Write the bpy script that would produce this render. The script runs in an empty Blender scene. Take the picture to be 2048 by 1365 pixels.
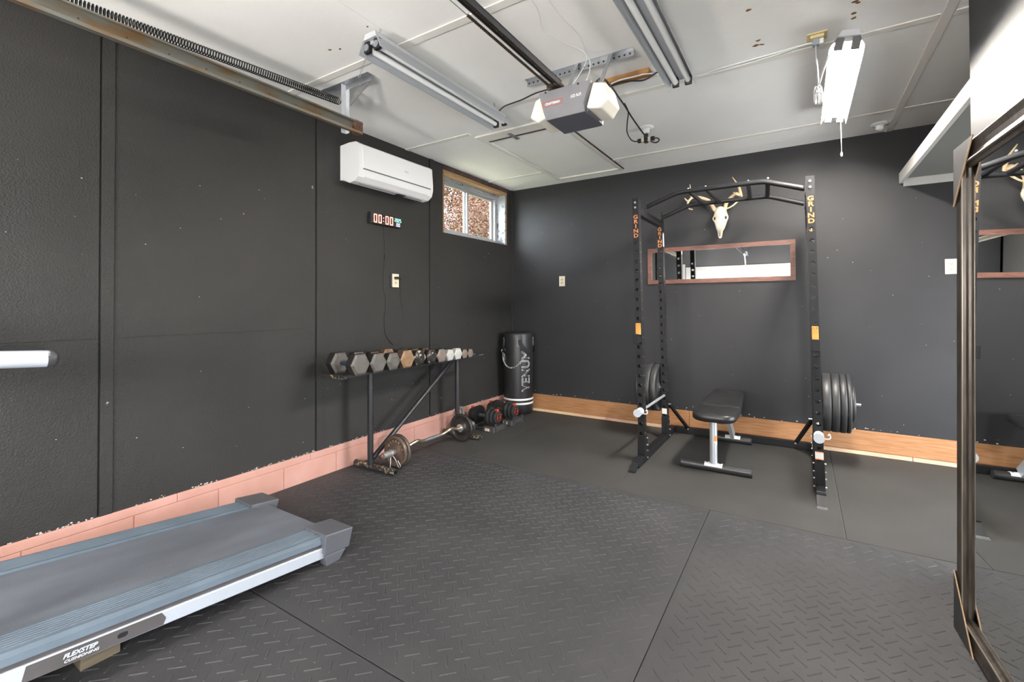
import bpy, math, random
from math import sin, cos, pi, radians, sqrt
from mathutils import Vector, Matrix
random.seed(7)
S = bpy.context.scene
COL = S.collection

# ------------------------------------------------------------------ camera, world, exposure
IMW, IMH = 2048.0, 1365.0
YAW, PITCH, ROLL, FPX, CYPX = radians(32.118), radians(0.70), radians(-0.218), 921.1, 600.25
cam_d = bpy.data.cameras.new('camera'); cam = bpy.data.objects.new('camera', cam_d); COL.objects.link(cam)
fw = Vector((-sin(YAW)*cos(PITCH), cos(YAW)*cos(PITCH), sin(PITCH)))
rt = Vector((cos(YAW), sin(YAW), 0)); up = rt.cross(fw)
r2 = rt*cos(ROLL) + up*sin(ROLL); u2 = up*cos(ROLL) - rt*sin(ROLL)
mw = Matrix((r2, u2, -fw)).transposed().to_4x4(); mw.translation = Vector((3.008, -4.828, 1.25))
cam.matrix_world = mw
cam_d.sensor_fit = 'HORIZONTAL'; cam_d.sensor_width = 36.0
cam_d.lens = FPX/IMW*36.0
cam_d.shift_y = (CYPX - IMH/2)/IMW
cam_d.clip_start = 0.02
S.camera = cam

world = bpy.data.worlds.new('world'); S.world = world; world.use_nodes = True
wn = world.node_tree.nodes; wl = world.node_tree.links
bg = wn['Background']; bg.inputs['Color'].default_value = (0.90, 0.955, 1.0, 1); WORLD_W = 8.5; bg.inputs['Strength'].default_value = WORLD_W
S.view_settings.view_transform = 'Standard'; S.view_settings.look = 'None'
S.view_settings.exposure = 1.28; S.view_settings.gamma = 1.0; S.view_settings.use_curve_mapping = False
LAMP_W = 225.0           # glow of a lit tube
GLOBE_W = 180.0          # glow of the added fill globes, unseen behind the camera
for pn, pl_, sz, rt_ in (('added_alcove_opening_portal', (4.80, -1.19, .81), (1.72, 1.62), (0, radians(90), 0)), ('added_side_opening_portal', (3.68, -5.75, 1.05), (1.5, 2.1), (0, radians(90), 0)), ('window_portal', (-.15, -.72, 2.28), (1.05, .5), (0, radians(-90), 0))):  # alcove and side portals sit in openings added to let in daylight
    ld = bpy.data.lights.new(pn, 'AREA'); ld.shape = 'RECTANGLE'; ld.size = sz[1]; ld.size_y = sz[0]; ld.cycles.is_portal = True
    lo = bpy.data.objects.new(pn, ld); COL.objects.link(lo); lo.location = pl_; lo.rotation_euler = rt_
LAMP_COL = (1.0, 0.93, 0.84)

# ------------------------------------------------------------------ materials
MATS = {}
def rgb(h):
    h = h.lstrip('#'); v = [int(h[i:i+2], 16)/255 for i in (0, 2, 4)]
    return tuple((c/12.92 if c <= .04045 else ((c+.055)/1.055)**2.4) for c in v)
def mat(name, col, rough=.5, metal=0.0, col2=None, vscale=6.0, lo=.35, hi=.65, bump=0.0, bscale=150.0,
        spec=.5, emit=0.0, stretch=None, coat=0.0, speck=None, sscale=60.0, sthr=.70, r2=None, trans=0.0):
    if name in MATS: return MATS[name]
    m = bpy.data.materials.new(name); m.use_nodes = True
    nt = m.node_tree; N = nt.nodes; L = nt.links; b = N['Principled BSDF']
    c4 = (*col, 1)
    b.inputs['Base Color'].default_value = c4; b.inputs['Roughness'].default_value = rough
    b.inputs['Metallic'].default_value = metal; b.inputs['Specular IOR Level'].default_value = spec
    if coat: b.inputs['Coat Weight'].default_value = coat
    if trans: b.inputs['Transmission Weight'].default_value = trans
    tc = N.new('ShaderNodeTexCoord'); vec = tc.outputs['Object']
    if stretch:
        mp = N.new('ShaderNodeMapping'); mp.inputs['Scale'].default_value = stretch
        L.new(vec, mp.inputs['Vector']); vec = mp.outputs['Vector']
    out = None
    if col2 is not None:
        nz = N.new('ShaderNodeTexNoise'); nz.inputs['Scale'].default_value = vscale; nz.inputs['Detail'].default_value = 5
        L.new(vec, nz.inputs['Vector'])
        rp = N.new('ShaderNodeValToRGB'); rp.color_ramp.elements[0].position = lo; rp.color_ramp.elements[1].position = hi
        rp.color_ramp.elements[0].color = c4; rp.color_ramp.elements[1].color = (*col2, 1)
        L.new(nz.outputs['Fac'], rp.inputs['Fac']); out = rp.outputs['Color']
        if r2 is not None:
            mr = N.new('ShaderNodeMapRange'); mr.inputs['From Min'].default_value = lo; mr.inputs['From Max'].default_value = hi
            mr.inputs['To Min'].default_value = rough; mr.inputs['To Max'].default_value = r2
            L.new(nz.outputs['Fac'], mr.inputs['Value']); L.new(mr.outputs['Result'], b.inputs['Roughness'])
    if speck is not None:
        nz2 = N.new('ShaderNodeTexNoise'); nz2.inputs['Scale'].default_value = sscale; nz2.inputs['Detail'].default_value = 2
        L.new(tc.outputs['Object'], nz2.inputs['Vector'])
        r3 = N.new('ShaderNodeValToRGB'); r3.color_ramp.elements[0].position = sthr; r3.color_ramp.elements[1].position = sthr+.02
        r3.color_ramp.elements[0].color = (0, 0, 0, 1); r3.color_ramp.elements[1].color = (1, 1, 1, 1)
        L.new(nz2.outputs['Fac'], r3.inputs['Fac'])
        mx = N.new('ShaderNodeMixRGB'); mx.inputs['Color1'].default_value = c4; mx.inputs['Color2'].default_value = (*speck, 1)
        if out: L.new(out, mx.inputs['Color1'])
        L.new(r3.outputs['Color'], mx.inputs['Fac']); out = mx.outputs['Color']
    if out: L.new(out, b.inputs['Base Color'])
    if bump:
        nb = N.new('ShaderNodeTexNoise'); nb.inputs['Scale'].default_value = bscale; nb.inputs['Detail'].default_value = 3
        L.new(vec, nb.inputs['Vector'])
        bp = N.new('ShaderNodeBump'); bp.inputs['Strength'].default_value = bump; bp.inputs['Distance'].default_value = .004
        L.new(nb.outputs['Fac'], bp.inputs['Height']); L.new(bp.outputs['Normal'], b.inputs['Normal'])
    if emit:
        b.inputs['Emission Color'].default_value = c4; b.inputs['Emission Strength'].default_value = emit
    MATS[name] = m; return m

WALLC = (.0250, .0243, .0240)
M_wall = mat('dark_wall_paint', WALLC, .5, col2=(.030, .0285, .0275), vscale=1.3, bump=.8, bscale=120, spec=.28, speck=(.22, .21, .20), sscale=23, sthr=.775)
M_wallb = mat('dark_wall_paint_smooth', (.0255, .0257, .0285), .5, col2=(.031, .031, .034), vscale=1.7, bump=.12, bscale=40, spec=.28, speck=(.22, .22, .22), sscale=21, sthr=.785)
M_ceil = mat('ceiling_white_paint', (.86, .855, .84), .75, col2=(.89, .885, .87), vscale=2.2, bump=.25, bscale=30, spec=.25, speck=(.45, .40, .33), sscale=15, sthr=.80)
M_strip = mat('ceiling_strip_paint', (.78, .76, .72), .6, spec=.3)
M_rust = mat('rust_stain', (.30, .15, .05), .9, col2=(.12, .06, .03), vscale=60)
M_pink = mat('salmon_block_paint', rgb('#bd9187'), .6, col2=rgb('#b5877b'), vscale=5, bump=.5, bscale=25, speck=(.62, .50, .42), sscale=30, sthr=.77)
M_mortar = mat('salmon_joint', rgb('#a9705f'), .8)
M_conc = mat('concrete', (.22, .21, .2), .9, col2=(.16, .155, .15), vscale=5, bump=.3)
M_mat = mat('plain_rubber', (.044, .043, .0415), .68, col2=(.053, .051, .049), vscale=2.5, bump=.5, bscale=330, spec=.25, speck=(.115, .105, .095), sscale=260, sthr=.72)
M_tread = mat('tread_rubber', (.037, .037, .040), .58, col2=(.049, .0485, .051), vscale=2.2, bump=.35, bscale=300, spec=.32, speck=(.14, .13, .125), sscale=170, sthr=.735)
M_pine = mat('pine_board', rgb('#a97c56'), .65, col2=rgb('#95663f'), vscale=5, stretch=(1.2, 14, 14), bump=.15, bscale=20)
M_pine2 = mat('raw_lumber', rgb('#a3815f'), .7, col2=rgb('#8d6a48'), vscale=6, stretch=(9, 1, 9))
M_block = mat('orange_lumber', rgb('#a87c48'), .6, col2=rgb('#8d6233'), vscale=5, stretch=(1, 9, 9))
M_dkwood = mat('dark_old_wood', rgb('#5b4740'), .8, col2=rgb('#3c2d28'), vscale=9)
M_blackp = mat('black_powder_coat', (.0085, .009, .011), .5, bump=.2, bscale=500, spec=.3)
M_black = mat('black_plastic', (.014, .014, .015), .45)
M_blackr = mat('black_rubber', (.02, .02, .021), .6, bump=.15, bscale=200)
M_bumper = mat('bumper_plate_rubber', (.028, .028, .029), .42, col2=(.036, .036, .037), vscale=9, bump=.1, bscale=120)
M_chrome = mat('chrome', (.74, .73, .72), .24, .85)
M_steel = mat('galvanised_steel', (.52, .54, .57), .38, .9, col2=(.42, .44, .47), vscale=14)
M_white_metal = mat('white_enamel_metal', (.50, .52, .55), .35, .0)
M_refl = mat('reflector_enamel', (.36, .38, .41), .35, .0)
M_silver = mat('silver_paint', (.42, .44, .47), .36, .35)
M_whitep = mat('white_plastic', (.78, .79, .80), .32)
M_ivory = mat('ivory_plastic', rgb('#dcd3ba'), .4)
M_cream = mat('cream_plastic', rgb('#d9c99a'), .45)
M_lens = mat('frosted_lens', (.80, .78, .73), .5, col2=(.74, .70, .62), vscale=4)
M_openg = mat('opener_grey', rgb('#828186'), .45, col2=rgb('#7b7a7f'), vscale=8)
M_openl = mat('opener_dark_grey', rgb('#5b5c66'), .4)
M_red = mat('red_print', rgb('#c8502f'), .5)
M_whprint = mat('white_print', (.82, .82, .82), .5)
M_orange = mat('orange_print', rgb('#c07a4a'), .5)
M_orangep = mat('orange_pad', rgb('#dd9a45'), .5, col2=rgb('#c98638'), vscale=20)
M_trackm = mat('rusty_track_steel', rgb('#6d6d67'), .5, .45, col2=rgb('#6e573c'), vscale=16, lo=.45, hi=.66, stretch=(1, .35, 1))
M_rusty = mat('rusted_iron', rgb('#6b4e3c'), .75, .2, col2=rgb('#4a332a'), vscale=30)
M_spring = mat('black_spring_steel', (.018, .018, .018), .4, .4)
M_rail = mat('opener_rail_steel', (.022, .022, .028), .5, 0)
M_chain = mat('chain_brown_steel', rgb('#4a3c30'), .5, .5)
M_tubeoff = mat('unlit_tube_glass', (.86, .87, .88), .22, spec=.6)
M_tubeon = mat('lit_tube', LAMP_COL, .4, emit=LAMP_W)
M_belt = mat('treadmill_belt', rgb('#5c6068'), .62, col2=rgb('#666b75'), vscale=9, stretch=(1, .3, 1), bump=.3, bscale=300)
M_trail = mat('treadmill_blue_grey', rgb('#535e69'), .42, col2=rgb('#5c6874'), vscale=6)
M_tcap = mat('treadmill_cap_plastic', rgb('#54565c'), .38)
M_tdark = mat('treadmill_dark_plate', rgb('#4a4748'), .36, col2=rgb('#555152'), vscale=8)
M_twhite = mat('treadmill_white_rail', (.37, .40, .455), .4)
M_blueprint = mat('blue_white_print', rgb('#b9cce6'), .5)
M_hexg = mat('grey_hex_iron', rgb('#57534f'), .5, .2, col2=rgb('#625e5a'), vscale=25, speck=(.05, .05, .05), sscale=50, sthr=.66)
M_hexd = mat('black_hex_iron', rgb('#1b1a1a'), .55, .1, col2=rgb('#2a2724'), vscale=25)
M_hext = mat('tan_hex_iron', rgb('#84694f'), .7, col2=rgb('#72583f'), vscale=30)
M_hexbr = mat('brown_rust_hex', rgb('#54402f'), .7, col2=rgb('#3a2c22'), vscale=30)
M_hexw = mat('chipped_black_hex', rgb('#242323'), .5, .2, col2=rgb('#bfae98'), vscale=42, lo=.57, hi=.63)
M_hexwh = mat('white_hex', rgb('#b3b3b0'), .5, col2=rgb('#9f9e9a'), vscale=20)
M_hextp = mat('taupe_hex', rgb('#776b63'), .6, col2=rgb('#675c55'), vscale=24)
M_paintpipe = mat('paint_spattered_pipe', (.022, .022, .024), .45, col2=rgb('#9a8a6c'), vscale=60, lo=.55, hi=.61)
M_pipe = mat('black_pipe', (.020, .020, .023), .36, speck=rgb('#8b8478'), sscale=40, sthr=.76)
M_plateRust = mat('rusty_plate_iron', rgb('#6f6258'), .55, .5, col2=rgb('#5b4438'), vscale=18)
M_ezgold = mat('worn_nickel_bar', rgb('#b3a58f'), .33, .85)
M_kettle = mat('grey_kettlebell', rgb('#8b8f8e'), .38, .5)
M_redp = mat('red_plastic', rgb('#c23f2c'), .45)
M_adj = mat('adjustable_weight_black', (.012, .012, .013), .45)
M_adjg = mat('adjustable_weight_edge', (.040, .040, .042), .45)
M_cradle = mat('cradle_grey_plastic', (.045, .045, .047), .5)
M_bag = mat('black_bag_vinyl', (.020, .020, .022), .38, bump=.25, bscale=18, spec=.5)
M_strap = mat('black_webbing', (.012, .012, .013), .8)
M_vinyl = mat('black_bench_vinyl', (.018, .018, .019), .36, bump=.15, bscale=35, spec=.5)
M_bone = mat('bleached_bone', rgb('#e6e0d2'), .6, col2=rgb('#c9bda6'), vscale=22, bump=.3, bscale=60)
M_antler = mat('antler', rgb('#b59d7c'), .6, col2=rgb('#cdbb9d'), vscale=14, bump=.3, bscale=60)
M_antlerd = mat('antler_base', rgb('#8a6b4c'), .7, col2=rgb('#a58a68'), vscale=30)
M_frame = mat('brown_mirror_wood', rgb('#7a5347'), .45, col2=rgb('#643f36'), vscale=7, stretch=(1.5, 8, 12))
M_glassmir = mat('mirror_silver', (.86, .88, .88), .01, 1.0)
M_pewter = mat('pewter_frame', rgb('#57504a'), .36, .5, col2=rgb('#403934'), vscale=9, stretch=(6, 6, .8))
M_pewterl = mat('pewter_bead', rgb('#8a837a'), .32, .6)
M_card = mat('dark_cardboard', (.030, .029, .029), .55, col2=(.02, .019, .018), vscale=8)
M_carded = mat('raw_cardboard_edge', rgb('#9a7f63'), .8)
M_vinylw = mat('white_vinyl_window', (.34, .345, .35), .4)
M_tape = mat('printed_flashing_tape', rgb('#93979c'), .5, col2=rgb('#4d5760'), vscale=20, lo=.56, hi=.62)
M_shelf = mat('grey_white_shelf_paint', (.46, .45, .43), .55, spec=.3)
M_door = mat('garage_door_white', (.20, .20, .20), .5, bump=.1, bscale=60)
M_led_r = mat('led_red', (1.0, .30, .24), .4, emit=1.0)
M_led_g = mat('led_green', (.30, .85, .66), .4, emit=.6)
M_led_w = mat('led_white', (.62, .62, .95), .4, emit=.6)
M_label = mat('sticker_white', (.72, .70, .68), .5)
M_labelo = mat('sticker_orange', rgb('#d98a4a'), .5)
M_silverlogo = mat('silver_logo', (.45, .45, .46), .3, .3)
M_lawn = mat('lawn', (.10, .13, .05), .95, col2=(.16, .13, .06), vscale=2)
M_bark = mat('grey_bark', (.11, .095, .085), .9, col2=(.06, .05, .045), vscale=9)
M_leaf1 = mat('rust_leaf', rgb('#462413'), .7); M_leaf2 = mat('ochre_leaf', rgb('#4a3114'), .7); M_leaf3 = mat('plum_leaf', rgb('#40221a'), .7)
M_leafg = mat('dark_green_leaf', rgb('#202a20'), .7)
mg = mat('window_glass', (.95, .97, .97), .02, trans=1.0, spec=.3); mg.node_tree.nodes['Principled BSDF'].inputs['IOR'].default_value = 1.02

# ------------------------------------------------------------------ mesh helpers
ORG = {}
def tag(o, label=None, cat=None, group=None, kind=None):
    if label: o['label'] = label
    if cat: o['category'] = cat
    if group: o['group'] = group
    if kind: o['kind'] = kind
    return o
def thing(name, label, cat, loc, group=None):
    o = bpy.data.objects.new(name, None); COL.objects.link(o); o.location = loc; o.empty_display_size = .05
    ORG[o] = Vector(loc); return tag(o, label, cat, group)

class MB:
    def __init__(s): s.v = []; s.f = []; s.sm = []; s.mi = []; s.cur = 0
    def add(s, vs, fs, smooth=False):
        n = len(s.v); s.v += [Vector(p) for p in vs]
        for f in fs: s.f.append([i+n for i in f]); s.sm.append(smooth); s.mi.append(s.cur)
        return s
    def box(s, x0, x1, y0, y1, z0, z1):
        vs = [(x, y, z) for z in (z0, z1) for y in (y0, y1) for x in (x0, x1)]
        return s.add(vs, [(0, 2, 3, 1), (4, 5, 7, 6), (0, 1, 5, 4), (2, 6, 7, 3), (0, 4, 6, 2), (1, 3, 7, 5)])
    def bar(s, a, b, w, h, upv=(0, 0, 1)):       # rectangular bar from a to b
        a, b = Vector(a), Vector(b); d = (b-a).normalized(); u = Vector(upv)
        x = d.cross(u)
        if x.length < 1e-4: x = d.cross(Vector((0, 1, 0)))
        x.normalize(); y = x.cross(d).normalized()
        vs = []
        for p in (a, b):
            for i, j in ((-1, -1), (1, -1), (1, 1), (-1, 1)): vs.append(p + x*(i*w/2) + y*(j*h/2))
        return s.add(vs, [(0, 1, 2, 3), (7, 6, 5, 4), (0, 4, 5, 1), (1, 5, 6, 2), (2, 6, 7, 3), (3, 7, 4, 0)])
    def tube(s, pts, r, n=12, caps=True, smooth=True, closed=False):
        pts = [Vector(p) for p in pts]; m = len(pts)
        rs = r if isinstance(r, (list, tuple)) else [r]*m
        prev = None; rings = []
        for i, p in enumerate(pts):
            if closed: d = pts[(i+1) % m]-pts[i-1]
            else: d = (pts[min(i+1, m-1)]-pts[max(i-1, 0)])
            d.normalize()
            if prev is None:
                x = d.orthogonal().normalized()
            else:
                x = prev - d*prev.dot(d); x.normalize()
            prev = x; y = d.cross(x)
            rings.append([p + (x*cos(2*pi*k/n)+y*sin(2*pi*k/n))*rs[i] for k in range(n)])
        vs = [q for ring in rings for q in ring]; fs = []
        for i in range(m if closed else m-1):
            j = (i+1) % m
            for k in range(n): fs.append((i*n+k, i*n+(k+1) % n, j*n+(k+1) % n, j*n+k))
        s.add(vs, fs, smooth)
        if caps and not closed:
            s.add(rings[0], [tuple(range(n-1, -1, -1))]); s.add(rings[-1], [tuple(range(n))])
        return s
    def cyl(s, a, b, r, n=20, r2=None, caps=True): return s.tube([a, b], [r, r if r2 is None else r2], n, caps)
    def lathe(s, prof, c=(0, 0, 0), ax='z', n=32, smooth=True):   # profile of (radius, height)
        c = Vector(c); A = {'x': (Vector((0, 1, 0)), Vector((0, 0, 1)), Vector((1, 0, 0))), 'y': (Vector((0, 0, 1)), Vector((1, 0, 0)), Vector((0, 1, 0))), 'z': (Vector((1, 0, 0)), Vector((0, 1, 0)), Vector((0, 0, 1)))}[ax]
        vs = []
        for r, h in prof:
            for k in range(n):
                t = 2*pi*k/n; vs.append(c + A[0]*(r*cos(t)) + A[1]*(r*sin(t)) + A[2]*h)
        fs = []
        for i in range(len(prof)-1):
            for k in range(n): fs.append((i*n+k, i*n+(k+1) % n, (i+1)*n+(k+1) % n, (i+1)*n+k))
        s.add(vs, fs, smooth)
        m = len(prof)-1
        if prof[0][0] > 1e-5: s.add(vs[:n], [tuple(range(n-1, -1, -1))])
        if prof[m][0] > 1e-5: s.add(vs[m*n:], [tuple(range(n))])
        return s
    def prism(s, poly, o, X, Y, Z, smooth=False):    # polygon in (X,Y) at origin o swept along vector Z
        o, X, Y, Z = Vector(o), Vector(X), Vector(Y), Vector(Z); n = len(poly)
        a = [o+X*p[0]+Y*p[1] for p in poly]; b = [p+Z for p in a]
        s.add(a+b, [(i, (i+1) % n, n+(i+1) % n, n+i) for i in range(n)], smooth)
        s.add(a, [tuple(range(n-1, -1, -1))]); s.add(b, [tuple(range(n))]); return s
    def ball(s, c, rx, ry=None, rz=None, n=16, m=10):
        ry = ry or rx; rz = rz or rx; c = Vector(c); vs = []; fs = []
        for i in range(m+1):
            t = pi*i/m
            for k in range(n):
                p = 2*pi*k/n; vs.append(c+Vector((rx*sin(t)*cos(p), ry*sin(t)*sin(p), -rz*cos(t))))
        for i in range(m):
            for k in range(n): fs.append((i*n+k, i*n+(k+1) % n, (i+1)*n+(k+1) % n, (i+1)*n+k))
        return s.add(vs, fs, True)
    def torus(s, c, R, r, ax='z', n=20, m=8, rot=None, sx=1.0, sy=1.0):
        c = Vector(c); pts = []
        for k in range(n):
            t = 2*pi*k/n; a, b = R*cos(t)*sx, R*sin(t)*sy
            q = {'z': Vector((a, b, 0)), 'x': Vector((0, a, b)), 'y': Vector((a, 0, b))}[ax]
            if rot: q = rot @ q
            pts.append(c+q)
        return s.tube(pts, r, m, closed=True)
    def shear(s, fn): s.v = [Vector(fn(p)) for p in s.v]; return s
    def build(s, name, mats, parent=None, bev=0, seg=2, sub=0, fix=True):
        me = bpy.data.meshes.new(name)
        o0 = ORG[parent] if parent is not None else Vector((0, 0, 0))
        me.from_pydata([tuple(p-o0) for p in s.v], [], s.f)
        for m in (mats if isinstance(mats, (list, tuple)) else [mats]): me.materials.append(m)
        me.polygons.foreach_set('use_smooth', s.sm); me.polygons.foreach_set('material_index', s.mi)
        me.update()
        o = bpy.data.objects.new(name, me); COL.objects.link(o)
        if parent is not None: o.parent = parent
        ORG[o] = o0
        if bev:
            b = o.modifiers.new('bevel', 'BEVEL'); b.width = bev; b.segments = seg; b.limit_method = 'ANGLE'; b.angle_limit = radians(40)
            me.polygons.foreach_set('use_smooth', [True]*len(me.polygons)) if False else None
        if sub:
            b = o.modifiers.new('sub', 'SUBSURF'); b.levels = sub; b.render_levels = sub
        return o
    def solo(s, name, mats, label, cat, base, group=None, **k):  # a thing that is one mesh, origin at base
        e = object(); ORG['tmp'] = Vector(base)
        me_parent = None
        o = s.build(name, mats, None, **k)
        me = o.data; b = Vector(base)
        for v in me.vertices: v.co -= b
        o.location = b; ORG[o] = b
        return tag(o, label, cat, group)

def struct(name, mb, m, **k): return tag(mb.build(name, m, None, **k), kind='structure')
def copy_tree(o, parent=None, delta=None):
    c = o.copy(); COL.objects.link(c); c.parent = parent
    ORG[c] = ORG[o].copy()
    if delta is not None: c.location = o.location + Vector(delta)
    for ch in o.children: copy_tree(ch, c)
    return c

def text_mesh(body, size, bold=0.0, ext=0.0004, line=1.0, align='CENTER', outline=0.0, shear=0.0, sx=1.0):
    cu = bpy.data.curves.new('t', 'FONT'); cu.body = body; cu.size = size; cu.align_x = align; cu.align_y = 'CENTER'
    cu.offset = bold; cu.extrude = ext; cu.space_line = line; cu.shear = shear; cu.resolution_u = 3
    if outline: cu.fill_mode = 'NONE'; cu.extrude = 0; cu.bevel_depth = outline; cu.bevel_resolution = 0
    t = bpy.data.objects.new('t', cu); COL.objects.link(t)
    dg = bpy.context.evaluated_depsgraph_get(); dg.update()
    me = bpy.data.meshes.new_from_object(t.evaluated_get(dg))
    vs = [v.co.copy() for v in me.vertices]; fs = [tuple(p.vertices) for p in me.polygons]
    bpy.data.objects.remove(t); bpy.data.curves.remove(cu); bpy.data.meshes.remove(me)
    if sx != 1.0: vs = [Vector((v.x*sx, v.y, v.z)) for v in vs]
    return vs, fs
def text(name, body, size, m, parent, o, X, Y, fn=None, **k):
    vs, fs = text_mesh(body, size, **k); X, Y, o = Vector(X).normalized(), Vector(Y).normalized(), Vector(o); Z = X.cross(Y)
    w = [o+X*v.x+Y*v.y+Z*v.z for v in vs]
    if fn: w = [Vector(fn(p)) for p in w]
    mb = MB(); mb.add(w, fs); return mb.build(name, m, parent)
def bez(pts, n=8):                               # smooth path through points
    pts = [Vector(p) for p in pts]; out = []
    for i in range(len(pts)-1):
        p0, p1, p2, p3 = pts[max(i-1, 0)], pts[i], pts[i+1], pts[min(i+2, len(pts)-1)]
        for k in range(n):
            t = k/n; out.append(.5*((2*p1)+(p2-p0)*t+(2*p0-5*p1+4*p2-p3)*t*t+(3*p1-p0-3*p2+p3)*t**3))
    return out+[pts[-1]]
def cable(name, pts, r, m, label, cat, group=None, n=8, parent=None):
    mb = MB().tube(bez(pts, 7), r, n)
    if parent is not None: return mb.build(name, m, parent)
    return mb.solo(name, m, label, cat, pts[0], group)

ZC = 2.67          # ceiling height
YF = -6.75         # wall behind the camera
XR = 3.68          # near right wall face

# ================================================================== THE SETTING
WX = -0.015
floor = struct('floor', MB().box(-.3, 4.9, YF-.1, .15, -.16, -.012), M_conc)
# --- left wall: backing slab with the window opening, boards and battens
wy0, wy1, wz0, wz1 = -1.305, -.135, 1.985, 2.62
mb = MB()
for a in ((YF, wy0, 0, ZC+.1), (wy1, .1, 0, ZC+.1), (wy0, wy1, 0, wz0), (wy0, wy1, wz1, ZC+.1)):
    mb.box(-.16, WX-.012, a[0], a[1], a[2], a[3])
wall_left = struct('wall_left', mb, M_black)
seams = [-6.40, -5.18, -3.96, -2.728, -1.506, .0]
zb = .186
for i in range(5):
    a, b = seams[i]+.004, seams[i+1]-.003
    if i == 0: a = YF
    if i < 4:
        if i < 3: rows = ((zb, 1.088), (1.0893, ZC))
        else: rows = ((zb, ZC),)
        for z0, z1 in rows: MB().box(WX-.012, WX, a, b, z0, z1).build('wall_panel', M_wall, wall_left)
    else:
        MB().box(WX-.012, WX, a, b, zb, wz0).build('wall_panel', M_wall, wall_left)
        MB().box(WX-.012, WX, a, wy0, wz0, ZC).build('wall_panel', M_wall, wall_left)
        MB().box(WX-.012, WX, wy1, b, wz0, ZC).build('wall_panel', M_wall, wall_left)
MB().box(WX-.012, WX, YF, YF+.1, zb, ZC).build('wall_panel', M_wall, wall_left)
for s in seams[1:5]:
    MB().box(WX, WX+.011, s+.004, s+.056, zb-.012, ZC).build('batten', M_wall, wall_left, bev=.0015)
MB().box(WX, WX+.02, -.03, 0, .2, ZC).build('corner_strip', M_wall, wall_left, bev=.002)
# salmon block curb: a course of blocks and a capping course
curb = struct('baseboard_left', MB().box(-.16, -.004, YF, .0, -.012, .186), M_mortar)
ys = [-2.979 - .418*k for k in range(-8, 10)]
ys = sorted([y for y in ys if YF < y < -.02] + [YF, -.001])
for a, b in zip(ys[:-1], ys[1:]):
    MB().box(-.01, 0, a+.0018, b-.0018, -.01, .1405).build('block', M_pink, curb, bev=.0025)
ys = sorted([y+.2 for y in ys if YF < y+.2 < -.02][::2] + [YF, -.001])
for a, b in zip(ys[:-1], ys[1:]):
    MB().box(-.012, .0005, a+.001, b-.001, .1425, .189).build('block', M_pink, curb, bev=.003)
# chipped paint along the curb and on the wall
rc = random.Random(3); chips = MB()
def chip(mbx, c, X, Y, Z, s):
    n = 7; mbx.prism([(s*rc.uniform(.5, 1.3)*cos(2*pi*k/n), s*rc.uniform(.35, .9)*sin(2*pi*k/n)) for k in range(n)], c, X, Y, Z)
for cl_ in range(34):
    yc = rc.uniform(-4.4, -.4)
    for k in range(rc.randint(1, 7)): chip(chips, (WX-.0005, yc+rc.uniform(-.07, .07), zb+.0025+abs(rc.gauss(0, .004))), (0, 1, 0), (0, 0, 1), (.0012, 0, 0), rc.uniform(.002, .0065))
for k in range(60): chip(chips, (WX-.0005, rc.uniform(-4.4, -.1), rc.choice((rc.uniform(.2, .8), rc.uniform(.2, 2.2)))), (0, 1, 0), (0, 0, 1), (.001, 0, 0), rc.uniform(.0015, .004))
tag(chips.build('paint_chips', mat('bare_plaster_white', (.50, .48, .45), .8), wall_left), kind='stuff')
# --- back wall
wall_back = struct('wall_back', MB().box(-.16, 4.95, .012, .14, 0, ZC+.1), M_black)
xs = [WX, 1.205, 2.425, 3.645, 4.8]
for a, b in zip(xs[:-1], xs[1:]):
    MB().box(a, b, 0, .012, .19, ZC).build('wall_panel', M_wallb, wall_back)
bb = struct('baseboard_back', MB().box(-.01, 4.8, -.004, .012, -.012, .03), M_mortar)
for a, b in ((-.0, 2.055), (2.058, 4.8)):
    MB().box(a, b, -.016, .0, .031, .196).build('plank', M_pine, bb, bev=.002)
for a, b in ((-.0, 1.2), (1.203, 3.745), (3.75, 4.8)):
    MB().box(a, b, -.028, -.004, -.012, .026).build('sill_strip', mat('salmon_stained_sill', rgb('#c89a86'), .7, col2=rgb('#d8c29a'), vscale=4, stretch=(1, 6, 6)), bb, bev=.002)
chips = MB()
for k in range(46):
    xc = rc.uniform(.2, 4.0); chip(chips, (xc, .0005, .197+abs(rc.gauss(0, .018))), (1, 0, 0), (0, 0, 1), (0, -.0012, 0), rc.uniform(.002, .008))
for k in range(50): chip(chips, (rc.uniform(.3, 4.1), .0005, rc.uniform(.25, 2.3)), (1, 0, 0), (0, 0, 1), (0, -.001, 0), rc.uniform(.0012, .0035))
tag(chips.build('paint_chips', MATS['bare_plaster_white'], wall_back), kind='stuff')
# --- near right wall, alcove behind it, wall behind the camera
struct('wall_right', MB().box(XR, XR+.12, YF, -6.5, -.012, ZC).box(XR, XR+.12, -5.0, -1.905, -.012, ZC).box(XR, XR+.12, -6.5, -5.0, 2.1, ZC), M_wallb)  # unseen doorway gap behind the camera added to let in fill daylight
struct('wall_alcove', MB().box(4.8, 4.92, -2.4, -2.05, -.012, ZC).box(4.8, 4.92, -.33, .1, -.012, ZC).box(4.8, 4.92, -2.05, -.33, 1.62, ZC).box(XR+.12, 4.92, -2.52, -2.4, -.012, ZC), M_wallb)  # opening in the far side added so daylight reaches the ceiling
dx0, dx1, dz1 = .66, 3.34, 2.16
wf = struct('wall_front', MB().box(-.16, dx0, YF-.12, YF, -.012, ZC+.1).box(dx1, XR+.12, YF-.12, YF, -.012, ZC+.1).box(dx0, dx1, YF-.12, YF, dz1, ZC+.1), M_wallb)
gd = struct('door_1', MB().box(dx0, dx1, YF-.10, YF-.07, -.01, dz1), M_door)
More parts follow.
